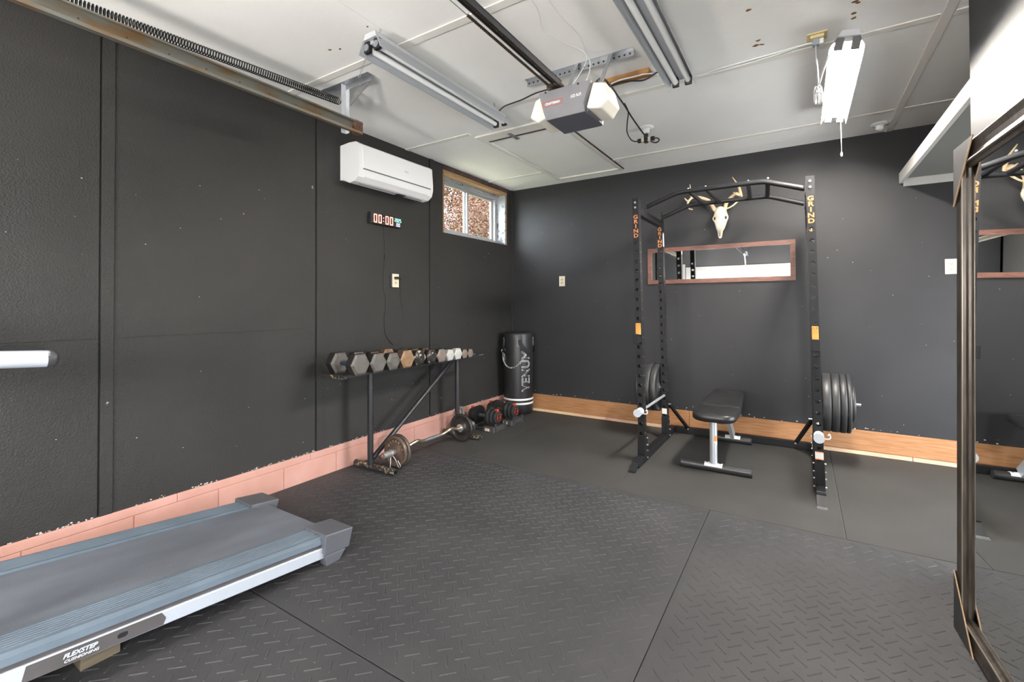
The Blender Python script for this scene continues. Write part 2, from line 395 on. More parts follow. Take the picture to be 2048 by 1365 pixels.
for k in range(4):
    z0 = .005+k*.538
    MB().box(dx0+.005, dx1-.005, YF-.07, YF-.03, z0, z0+.533).build('door_section', M_door, gd, bev=.006)
    for j in range(3): MB().box(dx0+.01, dx1-.01, YF-.03, YF-.026, z0+.1+j*.15, z0+.16+j*.15).build('rib', M_door, gd, bev=.003)
for x in (dx0-.06, dx1): MB().box(x, x+.06, YF-.0, YF+.015, 0, dz1+.06).build('door_trim', M_door, gd)
# --- ceiling: sheets with cover strips
ceil = struct('ceiling', MB().box(-.2, 4.95, YF-.15, .15, ZC+.012, ZC+.1), M_ceil)
hx0, hx1, hy0, hy1 = .735, 1.425, -1.605, -.205
ysr = [YF-.1, -5.47, -4.25, -3.03, -1.80, -.50, .012]
for j, (a, b) in enumerate(zip(ysr[:-1], ysr[1:])):
    for (c, d) in ((-.03, 1.2), (1.2, 3.63), (3.63, 4.9)):
        segs = []
        if a < hy0 < b or (a >= hy0 and b <= hy1+.6 and j >= 4):
            ya, yb = max(a, hy0), min(b, hy1)
            if d > hx0 and c < hx1 and yb > ya:
                if c < hx0: segs.append((c, hx0, ya, yb))
                if d > hx1: segs.append((hx1, d, ya, yb))
                if ya > a: segs.append((c, d, a, ya))
                if yb < b: segs.append((c, d, yb, b))
        if not segs: segs = [(c, d, a, b)]
        for q in segs: MB().box(q[0]+.0005, q[1]-.0005, q[2]+.0005, q[3]-.0005, ZC, ZC+.012).build('ceiling_panel', M_ceil, ceil)
for y, spans in ((-5.47, ((-.01, 3.6),)), (-4.25, ((-.01, 3.6),)), (-3.03, ((WX, 3.6),)), (-1.80, ((WX, .70), (1.46, 3.60), (3.655, 4.78))), (-.50, ((WX, .70), (1.46, 3.6), (3.655, 4.78)))):
    for a, b in spans: MB().box(a, b, y-.024, y+.024, ZC-.006, ZC).build('cover_strip', M_strip, ceil, bev=.0015)
MB().box(3.605, 3.65, -2.6, 0, ZC-.006, ZC).build('cover_strip', M_strip, ceil, bev=.0015)
for (x, y, s) in ((2.825, -2.042, .016), (2.812, -1.993, .02), (2.835, -1.99, .01), (2.845, -1.985, .009), (3.235, -2.157, .018), (3.250, -2.14, .013), (3.238, -2.05, .017), (3.243, -2.005, .016), (2.807, -2.356, .015), (.812, -3.216, .012), (.867, -3.192, .01), (1.157, -3.25, .008)):
    n = 9; ph = random.random()*6
    MB().prism([(s*(.55+.45*random.random())*cos(ph+2*pi*k/n), s*(.5+.5*random.random())*sin(ph+2*pi*k/n)*.8) for k in range(n)], (x, y, ZC-.0012), (1, 0, 0), (0, 1, 0), (0, 0, .0012)).build('rust_stain', M_rust, ceil)

# --- window
win = struct('window_1', MB().box(-.20, -.135, wy0, wy1, wz0+.02, wz0+.045).box(-.20, -.135, wy0, wy1, wz1-.075, wz1-.04).box(-.20, -.135, wy0, wy0+.035, wz0+.045, wz1-.075).box(-.20, -.135, wy1-.07, wy1-.03, wz0+.045, wz1-.075), M_vinylw, bev=.004)
def sash(y0, y1, x):
    z0, z1 = wz0+.045, wz1-.075; w = .028
    s = MB().box(x, x+.028, y0, y1, z0, z0+w).box(x, x+.028, y0, y1, z1-w, z1).box(x, x+.028, y0, y0+w, z0+w, z1-w).box(x, x+.028, y1-w, y1, z0+w, z1-w).build('sash', M_vinylw, win, bev=.003)
    MB().box(x+.011, x+.017, y0+w, y1-w, z0+w, z1-w).build('pane', mg, s)
ymid = (wy0+wy1)/2-.02
sash(wy0+.035, ymid+.022, -.170); sash(ymid-.016, wy1-.07, -.198)
MB().box(-.15, -.03, wy0-.001, wy1, wz0, wz0+.02).build('sill_board', M_vinylw, win)
MB().box(-.16, WX+.004, wy0, wy1, wz1-.035, wz1-.002).build('header_board', M_pine2, win)
MB().box(-.15, -.10, wy0, wy1, wz1-.055, wz1-.035).build('flashing_tape', M_tape, win)
MB().box(-.16, WX, wy1-.028, wy1-.001, wz0, wz1-.035).build('jamb_board', M_tape, win)
MB().box(WX-.004, WX+.003, wy1-.006, wy1+.006, wz0, ZC-.03).build('jamb_edge', M_pine2, win)
MB().box(-.16, WX, wy0+.001, wy0+.02, wz0, wz1-.035).build('jamb_board', M_pine2, win)
MB().box(-.10, WX+.006, wy0, wy1, wz1, ZC-.002).build('top_plate', M_dkwood, win)

# --- rubber mats on the floor (each lies loose)
def plain_mat(x0, x1, y0, y1, label):
    return MB().box(x0+.0015, x1-.0015, y0+.0015, y1-.0015, -.012, 0).solo('rubber_mat', M_mat, label, 'rubber mat', ((x0+x1)/2, (y0+y1)/2, -.012), 'plain rubber mats along the back wall', bev=.0015)
plain_mat(.004, .682, -1.80, -.03, 'plain black rubber mat under the punching bag in the corner')
plain_mat(.682, 1.905, -1.80, -.03, 'plain black rubber mat left of the power rack')
plain_mat(1.905, 3.20, -1.80, -.03, 'plain black rubber mat under the bench and power rack')
plain_mat(3.20, 4.45, -1.80, -.03, 'plain black rubber mat right of the power rack below the outlet')
def tread_mat(x0, x1, y0, y1, label, h=.0022):
    t = thing('tread_mat', label, 'rubber mat', ((x0+x1)/2, (y0+y1)/2, -.012), 'diamond tread rubber mats')
    MB().box(x0+.0015, x1-.0015, y0+.0015, y1-.0015, -.012, 0).build('mat_base', M_tread, t, bev=.001)
    mb = MB(); p = .0815; L2, w, w2 = .0305, .0045, .0018
    for kind in (0, 1):
        d = Vector((1, 1 if kind == 0 else -1, 0)).normalized(); nn = Vector((-d.y, d.x, 0))
        i = 0
        ox, oy = (.0, .0) if kind == 0 else (p/2, p/2)
        nx = int((x1-x0)/p)+2; ny = int((y1-y0)/p)+2
        for i in range(nx):
            for j in range(ny):
                c = Vector((x0+.02+ox+i*p, y0+.02+oy+j*p, 0))
                if not (x0+.022 < c.x < x1-.022 and y0+.022 < c.y < y1-.022): continue
                vs = [c+d*sx*L2+nn*sy*w for sx, sy in ((-1, -.4), (-.93, -1), (.93, -1), (1, -.4), (1, .4), (.93, 1), (-.93, 1), (-1, .4))]
                tp = [c+d*sx*(L2-.003)+nn*sy*w2+Vector((0, 0, h)) for sx, sy in ((-1, -1), (1, -1), (1, 1), (-1, 1))]
                mb.add(vs+tp, [(8, 9, 10, 11), (1, 2, 9, 8), (2, 3, 4, 9), (4, 10, 9), (4, 5, 10), (5, 6, 11, 10), (6, 7, 11), (7, 0, 8, 11), (0, 1, 8)])
    tag(mb.build('tread_pattern', M_tread, t), kind='stuff')
    return t
tread_mat(.004, 2.525, -3.71, -1.803, 'wide diamond tread mat in the middle of the floor')
tread_mat(2.525, 3.675, -3.71, -1.803, 'diamond tread mat at the foot of the leaning mirror', .0026)
tread_mat(.004, 2.525, -5.0, -3.713, 'diamond tread mat under the treadmill and nearest the camera')
tread_mat(2.525, 3.675, -5.0, -3.713, 'diamond tread mat right below the camera')

# --- attic hatch in the ceiling
ht = thing('attic_hatch', 'white attic hatch with worn trim in the ceiling behind the opener', 'hatch', ((hx0+hx1)/2, (hy0+hy1)/2, ZC))
MB().box(hx0+.010, hx1-.020, hy0+.024, hy1-.006, ZC+.001, ZC+.011).build('hatch_panel', M_ceil, ht)
MB().box(hx0+.002, hx1-.002, hy0+.002, hy1-.002, ZC+.0112, ZC+.0119).build('hatch_recess', M_dkwood, ht)
MB().box(hx0-.035, hx0+.004, hy0-.03, hy1+.03, ZC-.012, ZC).build('trim_board', M_strip, ht, bev=.002)
MB().box(hx1-.004, hx1+.03, hy0-.03, hy1+.03, ZC-.012, ZC).build('trim_board', M_strip, ht, bev=.002)
MB().box(hx0-.035, hx1+.03, hy0-.125, hy0+.001, ZC-.014, ZC-.0005).build('trim_board', M_strip, ht, bev=.002)
MB().box(hx0-.035, hx1+.03, hy1-.004, hy1+.03, ZC-.012, ZC).build('trim_board', M_strip, ht, bev=.002)
MB().box(hx1+.030, hx1+.043, hy0-.06, hy1+.03, ZC-.007, ZC).build('bare_edge', M_dkwood, ht)
MB().box(hx0+.02, hx1-.05, hy0+.0015, hy0+.022, ZC-.016, ZC+.010).build('bare_edge', M_dkwood, ht)
MB().box(.985, 1.02, hy0-.07, hy0+.08, ZC-.019, ZC-.0145).build('latch', M_steel, ht)
# --- storage shelf boxed in beside the right wall
sh = thing('storage_shelf', 'grey white boxed shelf hung high in the right corner', 'shelf', (4.2, -1.1, 2.22))
MB().box(3.69, 3.715, -1.90, -.0005, 2.226, 2.31).build('fascia_board', M_shelf, sh, bev=.002)
MB().box(3.715, 4.79, -1.90, -.02, 2.262, 2.275).build('deck', mat('grey_shelf_deck', (.17, .165, .16), .6), sh)
MB().box(3.716, 4.79, -.02, -.0005, 2.2, 2.262).build('cleat', M_shelf, sh, bev=.002)

# ================================================================== ON THE LEFT WALL
# --- air conditioner
ac = thing('air_conditioner', 'white split air conditioner mounted high on the left wall', 'air conditioner', (WX, -2.10, 2.2))
a0, a1 = -2.515, -1.70
prof = [(WX, 2.495), (.09, 2.502), (.165, 2.497), (.195, 2.478), (.207, 2.33), (.207, 2.285), (.192, 2.232), (.150, 2.203), (.09, 2.196), (.03, 2.226), (WX, 2.228)]
MB().prism([(x, z) for x, z in prof], (0, a0+.004, 0), (1, 0, 0), (0, 0, 1), (0, a1-a0-.008, 0)).build('body', M_whitep, ac, bev=.008, seg=3)
for y in (a0, a1-.03):
    MB().prism([((x-.09)*1.02+.09 if x > WX else x, (z-2.35)*1.012+2.35) for x, z in prof], (0, y, 0), (1, 0, 0), (0, 0, 1), (0, .03, 0)).build('end_cover', M_whitep, ac, bev=.01, seg=3)
fp = [(.1995, 2.476), (.2055, 2.476), (.213, 2.33), (.213, 2.297), (.2065, 2.297)]
MB().prism(fp, (0, a0+.032, 0), (1, 0, 0), (0, 0, 1), (0, a1-a0-.064, 0)).build('front_panel', M_whitep, ac, bev=.002)
MB().prism([(.209, 2.284), (.211, 2.278), (.196, 2.236), (.158, 2.206), (.154, 2.21)], (0, a0+.05, 0), (1, 0, 0), (0, 0, 1), (0, a1-a0-.10, 0)).build('louver', M_whitep, ac, bev=.0015)
MB().prism([(.145, 2.200), (.05, 2.212), (.05, 2.206), (.143, 2.194)], (0, a0+.06, 0), (1, 0, 0), (0, 0, 1), (0, a1-a0-.12, 0)).build('outlet_flap', mat('ac_grey', (.36, .37, .39), .5), ac)
MB().box(.10, .15, -2.06, -1.98, 2.188, 2.195).build('display_window', M_black, ac)
MB().prism([(.206, 2.2975), (.2125, 2.2975), (.2115, 2.2895), (.206, 2.2895)], (0, a0+.034, 0), (1, 0, 0), (0, 0, 1), (0, a1-a0-.068, 0)).build('panel_gap', mat('ac_gap', (.12, .12, .13), .6), ac)
MB().prism([(.190, 2.2385), (.197, 2.2385), (.1945, 2.2345), (.188, 2.2345)], (0, a0+.06, 0), (1, 0, 0), (0, 0, 1), (0, a1-a0-.12, 0)).build('louver_gap', MATS['ac_gap'], ac)
text('brand_mark', 'Haier', .022, M_silverlogo, ac, (.2122, -2.03, 2.375), (0, 1, 0), (-.03, 0, 1))
# --- LED wall clock
ck = thing('wall_clock', 'black digital wall clock reading 00:00 above the cord', 'clock', (WX, -2.075, 1.935))
MB().box(WX, .022, -2.247, -1.903, 1.935, 2.028).build('case', M_black, ck, bev=.003)
def seg_digit(mb, cy, cz, w, h, t, segs, x=.0225):
    b = .12*t
    R = {'a': (cy-w/2+t*.3, cy+w/2-t*.3, cz+h/2-t, cz+h/2), 'd': (cy-w/2+t*.3, cy+w/2-t*.3, cz-h/2, cz-h/2+t), 'g': (cy-w/2+t, cy+w/2-t, cz-t/2, cz+t/2),
         'f': (cy-w/2, cy-w/2+t, cz+b, cz+h/2-t*.3), 'b': (cy+w/2-t, cy+w/2, cz+b, cz+h/2-t*.3), 'e': (cy-w/2, cy-w/2+t, cz-h/2+t*.3, cz-b), 'c': (cy+w/2-t, cy+w/2, cz-h/2+t*.3, cz-b)}
    for s in segs: r = R[s]; mb.box(x, x+.0008, r[0], r[1], r[2], r[3])
Z0 = 'abcdef'; D2 = 'abged'; D5 = 'afgcd'
mb = MB()
for cy in (-2.199, -2.149, -2.072, -2.022): seg_digit(mb, cy, 1.981, .035, .072, .0085, Z0)
for cz in (1.968, 1.994): mb.box(.0225, .0233, -2.1145, -2.1065, cz-.004, cz+.004)
mb.build('red_digits', M_led_r, ck)
mb = MB()
for cy, d in ((-1.977, D2), (-1.957, Z0), (-1.937, D2), (-1.917, D5)): seg_digit(mb, cy, 1.998, .0155, .030, .0045, d)
mb.build('green_digits', M_led_g, ck)
mb = MB()
for cy in (-1.957, -1.933): seg_digit(mb, cy, 1.959, .016, .030, .0042, Z0)
mb.build('white_digits', M_led_w, ck)
cable('power_cord', [(-.008, -2.082, 1.935), (-.010, -2.07, 1.82), (-.010, -2.062, 1.70), (-.010, -2.076, 1.56), (-.010, -2.077, 1.39), (-.010, -2.05, 1.30), (-.010, -2.07, 1.13), (-.010, -2.055, 1.0), (-.008, -1.99, .925), (-.006, -1.955, .915)], .0026, M_black, None, None, parent=ck)
MB().box(-.0145, -.004, -2.072, -2.060, 1.655, 1.69).build('cord_switch', M_black, ck)

def outlet(name, label, o, X, Y, plug=False, m=M_ivory, dep=.006):
    X, Y, o = Vector(X), Vector(Y), Vector(o); Z = X.cross(Y)
    t = thing(name, label, 'outlet', o, 'wall outlets')
    MB().prism([(-.036, -.058), (.036, -.058), (.036, .058), (-.036, .058)], o, X, Y, Z*dep).build('cover_plate', m, t, bev=.0025)
    for s in (-1, 1):
        c = o+Y*(.02*s)+Z*dep
        f = MB().prism([(.0165*cos(2*pi*k/20), max(-.0125, min(.0125, .0165*sin(2*pi*k/20)))) for k in range(20)], c, X, Y, Z*.0014).build('receptacle', mat('receptacle_tan', rgb('#c9b894'), .45) if m is M_ivory else m, t)
        sl = MB()
        for q in (-.006, .0055): sl.prism([(q-.001, -.004), (q+.001, -.004), (q+.001, .004), (q-.001, .004)], c+Z*.0012, X, Y, Z*.0005)
        sl.prism([(.0025*cos(2*pi*k/8), -.0085+.0025*sin(2*pi*k/8)) for k in range(8)], c+Z*.0012, X, Y, Z*.0005)
        sl.build('slots', M_black, f)
    MB().cyl(o+Z*dep, o+Z*(dep+.001), .0028, 8).build('screw', M_steel, t)
    return t
o1 = outlet('wall_outlet', 'ivory outlet with a black plug below the digital clock', (WX+.022, -1.964, 1.472), (0, 1, 0), (0, 0, 1))
MB().box(WX, WX+.022, -1.998, -1.930, 1.418, 1.528).build('surface_box', mat('grey_box', (.07, .07, .07), .5), o1)
pl = MB().box(.014, .045, -1.985, -1.935, 1.484, 1.504).solo('power_adapter', M_black, 'black plug adapter pushed into the left wall outlet', 'plug', (.014, -1.96, 1.484), bev=.004)
cable('lead', [(.03, -1.937, 1.494), (.025, -1.915, 1.495), (.005, -1.90, 1.47), (-.009, -1.885, 1.40), (-.011, -1.878, 1.33), (-.011, -1.85, 1.15), (-.011, -1.842, 1.10), (-.011, -1.87, .99), (-.009, -1.89, .905)], .0022, M_black, 'thin black lead trailing down from the left wall outlet', 'cord')
outlet('wall_outlet', 'ivory outlet on the back wall between corner and rack', (.665, 0, 1.53), (1, 0, 0), (0, 0, 1))
outlet('wall_outlet', 'ivory outlet on the back wall beside the leaning mirror', (3.995, 0, 1.54), (1, 0, 0), (0, 0, 1))

# ================================================================== DUMBBELL RACK CORNER
rk = thing('dumbbell_rack', 'home-welded black pipe dumbbell rack along the left wall', 'dumbbell rack', (.22, -1.9, 0))
for y in (-2.405, -1.35):
    b = MB(); x0, x1 = .032, .475
    b.tube([(x0, y, .024), (x1, y, .024)], .024, 16, caps=False); b.tube([(x1, y, .024), (x0, y, .024)], .0205, 16, caps=False)
    for xx in (x0, x1): b.add([(xx, y+r*cos(2*pi*k/16), .024+r*sin(2*pi*k/16)) for r in (.024, .0205) for k in range(16)], [(k, (k+1) % 16, 16+(k+1) % 16, 16+k) for k in range(16)])
    b.build('foot', M_paintpipe, rk)
    MB().cyl((.2, y, .04), (.2, y, .765), .0225, 18).build('post', M_pipe, rk)
    MB().lathe([(.0235, 0), (.0255, .004), (.0235, .008)], (.2, y, .615), n=18).build('collar', M_pipe, rk)
MB().cyl((.178, -2.36, .07), (.178, -1.37, .745), .020, 16).build('diagonal_brace', M_pipe, rk)
for x, s in ((.145, 1), (.325, -1)):
    b = MB().box(min(x, x+.035*s), max(x, x+.035*s), -2.725, -1.17, .765, .77).box(x-.0025, x+.0025, -2.725, -1.17, .748, .77)
    b.build('rail', M_pipe, rk)
MB().box(.10, .33, -2.752, -2.727, .742, .768).build('end_bar', M_paintpipe, rk, bev=.002)
for x in (.20, .30): MB().cyl((x, -1.18, .760), (x+.0, -1.06, .760), .005, 8).build('end_rod', M_steel, rk)

def dumbbell(y, h, m, mr, label, xf, ln, hl, round_end=False, hm=None, zr=.7702):
    R = h/2/cos(pi/6); z = zr+h/2; xb = xf-ln
    t = thing('hex_dumbbell', label, 'dumbbell', ((xf+xb)/2, y, zr), 'hex dumbbells on the pipe rack')
    for x0, x1, mm in ((xf-hl, xf, m), (xb, xb+hl, mr)):
        b = MB(); mid = (x0+x1)/2; ch = .16*hl; ii = .80 if not round_end else .70
        prs = [(x0, ii), (x0+ch, 1), (x1-ch, 1), (x1, ii)]
        vs = [(x, y+R*k*cos(pi*i/3), z+R*k*sin(pi*i/3)) for x, k in prs for i in range(6)]
        fs = [(a*6+i, a*6+(i+1) % 6, (a+1)*6+(i+1) % 6, (a+1)*6+i) for a in range(3) for i in range(6)] + [(5, 4, 3, 2, 1, 0), tuple(range(18, 24))]
        b.add(vs, fs); b.mi = [0]*6+[1]*6+[0]*6+[0, 0]
        hd = b.build('head', [mm, M_hexd if mm is not M_hext and mm is not M_hexwh else (M_hexbr if mm is M_hext else mm)], t, bev=.0015)
        xo = x1 if x1 == xf else x0; sg = 1 if x1 == xf else -1
        if round_end: MB().torus((xo+.0006*sg, y, z), R*.52, .003, 'x', 18, 6).build('raised_ring', mm, hd)
    pr = [(.0145, 0), (.0175, .3), (.019, .5), (.0175, .7), (.0145, 1)]
    L0 = ln-2*hl
    MB().lathe([(r, xb+hl+L0*q) for r, q in pr], (0, y, z), 'x', 14).build('handle', hm or M_steel, t)
    return t
M_hb = mat('blue_black_handle', (.03, .04, .07), .4, .3)
dumbbell(-2.675, .145, M_hexg, M_hexg, 'largest grey hex dumbbell at the left end of the pipe rack', .425, .30, .085, hm=M_hb)
dumbbell(-2.515, .136, M_hexg, M_hexg, 'second grey hex dumbbell from the left end of the pipe rack', .425, .29, .08)
dumbbell(-2.365, .126, M_hexg, M_hexbr, 'grey hex dumbbell with a raised ring, left of the tan one', .42, .28, .078, True)
dumbbell(-2.225, .134, M_hext, M_hext, 'tan hex dumbbell on the pipe rack', .425, .285, .078)
dumbbell(-2.083, .122, M_hexw, M_hexd, 'chipped black hex dumbbell right beside the tan one', .42, .27, .072, True)
dumbbell(-1.940, .115, M_hexw, M_hexbr, 'chipped black hex dumbbell beside the brown one', .42, .26, .07, True)
dumbbell(-1.818, .110, M_hextp, M_hexbr, 'brown grey hex dumbbell left of the two white ones', .42, .25, .066)
dumbbell(-1.700, .095, M_hexwh, M_hexd, 'left of the two white hex dumbbells on the pipe rack', .415, .22, .058)
dumbbell(-1.590, .098, M_hexwh, M_hexd, 'right of the two white hex dumbbells on the pipe rack', .415, .22, .058)
dumbbell(-1.492, .080, M_hextp, M_hexd, 'small taupe hex dumbbell second from the right rack end', .41, .19, .05)
dumbbell(-1.408, .076, M_hextp, M_hexd, 'smallest taupe hex dumbbell at the right end of the rack', .41, .18, .048)

# --- curl bar with its plates
BX, BZ = .345, .1262
ez = thing('curl_bar', 'bent curl bar lying on the floor below the dumbbell rack', 'barbell', (BX, -1.85, 0))
path = [(-2.235, 0, 0), (-2.205, 0, 0), (-2.10, .022, .028), (-2.055, .022, .03), (-1.975, -.004, .002), (-1.755, -.004, .0), (-1.675, .022, .028), (-1.63, .022, .03), (-1.535, .0, .0), (-1.50, 0, 0)]
path2 = []
for i, (y, dx, dz) in enumerate(path): path2.append((BX+dx, y, BZ+dz))
MB().tube(bez(path2, 4), .0135, 14).build('bent_shaft', M_ezgold, ez)
MB().cyl((BX-.004, -1.95, BZ+.0015), (BX-.004, -1.78, BZ+.0005), .0142, 14).build('knurled_grip', M_steel, ez)
for y0, y1 in ((-2.415, -2.235), (-1.50, -1.30)):
    b = MB(); b.tube([(BX, y0, BZ), (BX, y1, BZ)], .0245, 20, caps=True); b.build('sleeve', M_chrome, ez)
for y in (-2.25, -1.497): MB().cyl((BX, y, BZ), (BX, y+.012, BZ), .036, 20).build('collar_ring', M_chrome, ez)
for yy in (-2.4155, -1.2995): MB().torus((BX, yy, BZ), .018, .004, 'y', 18, 6).build('sleeve_end', M_rusty, ez)
cl = MB()
cl.torus((BX, -2.335, BZ), .0275, .0026, 'y', 20, 6)
cl.tube(bez([(BX+.0, -2.335, BZ-.0275), (BX+.008, -2.345, BZ-.07), (BX+.016, -2.355, BZ-.115)], 4), .0026, 6)
cl.tube(bez([(BX+.02, -2.33, BZ-.02), (BX+.045, -2.325, BZ-.05), (BX+.065, -2.315, BZ-.10), (BX+.085, -2.315, BZ-.09), (BX+.06, -2.32, BZ-.05)], 5), .0026, 6)
cl.solo('spring_clip', M_steel, 'wire spring clip on the near sleeve of the curl bar', 'clip', (BX, -2.335, .01))
def plate_y(y, R, t, m, label, lip=.018, hub=.045, group='iron plates on the curl bar'):
    th = thing('weight_plate', label, 'weight plate', (BX, y, 0), group)
    h = t/2; pr = [(.0252, -h), (hub, -h), (hub+.004, -h*.45), (R-lip-.004, -h*.45), (R-lip, -h), (R-.004, -h), (R, -h*.7), (R, h*.7), (R-.004, h), (R-lip, h), (R-lip-.004, h*.45), (hub+.004, h*.45), (hub, h), (.0252, h), (.0252, -h)]
    return th, MB().lathe(pr, (BX, y, BZ), 'y', 40).build('disc', m, th)
t, d = plate_y(-2.282, .117, .028, M_plateRust, 'rusty iron plate with raised lettering at the near end of the curl bar')
mb = MB()
for k, ch in enumerate('OLYMPIC'):
    a = radians(150-k*22); vs, fs = text_mesh(ch, .026, ext=.0012)
    X = Vector((sin(a), 0, -cos(a))); Y = Vector((cos(a), 0, sin(a)))
    c = Vector((BX, -2.282-.0075, BZ))+Y*.078
    mb.add([c+X*v.x+Y*v.y+Vector((0, -1, 0))*v.z for v in vs], fs)
mb.build('lettering', mat('worn_raised_letters', rgb('#a59684'), .5, .3), t)
plate_y(-2.254, .126, .024, mat('dull_grey_iron', rgb('#5c5a58'), .45, .5, col2=rgb('#4a3f38'), vscale=14), 'dull grey plate behind the rusty plate on the curl bar')
plate_y(-1.470, .126, .026, mat('black_plate_enamel', (.02, .019, .019), .4, col2=(.05, .04, .035), vscale=20, lo=.55, hi=.7), 'black iron plate at the far end of the curl bar', hub=.05)

# --- kettlebell
kb = thing('kettlebell', 'grey kettlebell against the salmon curb behind the curl bar', 'kettlebell', (.115, -1.215, 0))
MB().lathe([(.0001, 0), (.055, .0), (.078, .03), (.085, .07), (.075, .11), (.05, .135), (.02, .145), (.0001, .146)], (.115, -1.215, 0), 'z', 28).build('body', M_kettle, kb)
MB().tube(bez([(.115, -1.265, .115), (.115, -1.275, .17), (.115, -1.26, .215), (.115, -1.215, .232), (.115, -1.17, .215), (.115, -1.155, .17), (.115, -1.165, .115)], 6), .0165, 14).build('handle', M_kettle, kb)

# --- adjustable dumbbells in cradles
def adj(cx, cy, label):
    t = thing('adjustable_dumbbell', label, 'dumbbell', (cx, cy, .05), 'adjustable dumbbells by the punching bag')
    z = .128
    for s in (-1, 1):
        for k in range(6):
            r = .098-.0075*k if k < 5 else .062; w = .0165
            xa = cx+s*(.062+k*.0178)
            n = 24; poly = []
            for i in range(n):
                a = 2*pi*i/n; yy, zz = r*cos(a), r*sin(a); poly.append((max(-r*.93, min(r*.93, yy)), max(-r*.80, zz)))
            MB().prism(poly, (xa if s > 0 else xa-w, cy, z), (0, 1, 0), (0, 0, 1), (w, 0, 0)).build('weight_disc', M_adjg if k % 2 else M_adj, t, bev=.0025)
        xe = cx+s*(.062+6*.0178)
        dl = MB().cyl((xe-.004, cy, z), (xe+.006*s, cy, z), .047, 28).build('dial', M_adj, t)
        MB().torus((xe+.0065*s, cy, z), .034, .0021, 'x', 28, 6).build('dial_ring', M_redp, dl)
        MB().bar((xe+.0065*s, cy-.031, z-.006), (xe+.0065*s, cy+.031, z+.006), .003, .004, (1, 0, 0)).build('dial_bar', M_redp, dl)
        MB().box(cx+s*.15-.016, cx+s*.15+.016, cy-.012, cy+.012, z+.060, z+.082).build('selector_tab', M_redp, t, bev=.004)
    MB().cyl((cx-.065, cy, z), (cx+.065, cy, z), .017, 16).build('handle', mat('knurled_grey', (.10, .10, .105), .5, .4), t)
    c = thing('dumbbell_cradle', label.replace('adjustable dumbbell', 'cradle').replace('black red-dial cradle', 'dark grey cradle under the adjustable dumbbell'), 'cradle', (cx, cy, 0), 'cradles of the adjustable dumbbells')
    b = MB()
    for s in (-1, 1):
        x0, x1 = sorted((cx+s*.055, cx+s*.185))
        b.add([(x0-.006, cy-.118, 0), (x1+.006, cy-.118, 0), (x1+.006, cy+.118, 0), (x0-.006, cy+.118, 0), (x0, cy-.10, .05), (x1, cy-.10, .05), (x1, cy+.10, .05), (x0, cy+.10, .05)], [(3, 2, 1, 0), (4, 5, 6, 7), (0, 1, 5, 4), (1, 2, 6, 5), (2, 3, 7, 6), (3, 0, 4, 7)])
    b.box(cx-.06, cx+.06, cy-.09, cy+.09, 0, .03)
    b.build('tray', M_cradle, c, bev=.006)
    for s in (-1, 1):
        for e in (-1, 1):
            MB().prism([(-.03, 0), (.03, 0), (.02, .075), (-.005, .085)], (cx+s*.188, cy+e*.085-.006, .0), (s*.6, 0, 0), (0, 0, 1), (0, .012, 0)).build('side_guide', M_cradle, c, bev=.003)
    MB().box(cx+.085, cx+.135, cy-.1195, cy-.114, .012, .040).build('sticker', M_label, c)
    MB().box(cx+.085, cx+.135, cy-.1200, cy-.1142, .033, .042).build('sticker_band', M_labelo, c)
    return t
adj(.262, -.985, 'black red-dial adjustable dumbbell nearer the curl bar')
adj(.268, -.665, 'black red-dial adjustable dumbbell nearer the punching bag')

# --- punching bag
BGX, BGY, BR, BH = .19, -.205, .172, .935
bgt = thing('punching_bag', 'black punching bag standing in the back left corner', 'punching bag', (BGX, BGY, 0))
MB().lathe([(.0001, .0), (BR*.80, .0), (BR*.92, .012), (BR*.99, .05), (BR, .10), (BR*1.01, .5), (BR, .88), (BR*.99, .915), (BR*.95, BH), (BR*.7, BH-.006), (.0001, BH-.01)], (BGX, BGY, 0), 'z', 44).build('body', M_bag, bgt)
for z in (.118, .165): MB().lathe([(BR*1.006, z), (BR*1.012, z+.002), (BR*1.012, z+.020), (BR*1.006, z+.022)], (BGX, BGY, 0), 'z', 44).build('stripe', M_whprint, bgt)
def on_bag(ang, z, off=0.0): return Vector((BGX+(BR*1.012+off)*cos(ang), BGY+(BR*1.012+off)*sin(ang), z))
vdir = math.atan2(-4.828-BGY, 3.008-BGX)
vs, fs = text_mesh('VENUM', .155, outline=.0024, sx=1.12)
for k in range(len(vs)): pass
w = []
for v in vs:
    a = vdir+.55-v.y/BR*.92; w.append(on_bag(a, .505+v.x*.80, .0015+v.z))
MB().add(w, fs).build('lettering', M_whprint, bgt)
for ang in (vdir+.12, vdir-1.35, vdir+1.5):
    for zz in (.70,): pass
    b = MB(); c0 = on_bag(ang, .86, .003); c1 = on_bag(ang+.06, .80, .012); c2 = on_bag(ang+.30, .745, .022); c3 = on_bag(ang+.46, .715, .02); c4 = on_bag(ang+.60, .69, .012)
    for (p, q) in zip(bez([c0, c1, c2, c3, c4], 4)[:-1], bez([c0, c1, c2, c3, c4], 4)[1:]): b.bar(p, q, .048, .006, Vector((cos(ang+.2), sin(ang+.2), 0)))
    b.build('strap', M_strap, bgt)
    pt = MB(); p = on_bag(ang, .83, .001); tx = Vector((-sin(ang), cos(ang), 0))
    for (a, bb2) in (((-.03, -.045), (.03, -.045)), ((-.03, -.045), (-.03, .05)), ((.03, -.045), (.03, .05))):
        pt.bar(p+tx*a[0]+Vector((0, 0, a[1])), p+tx*bb2[0]+Vector((0, 0, bb2[1])), .0015, .0015)
    pt.build('stitching', M_whprint, bgt)
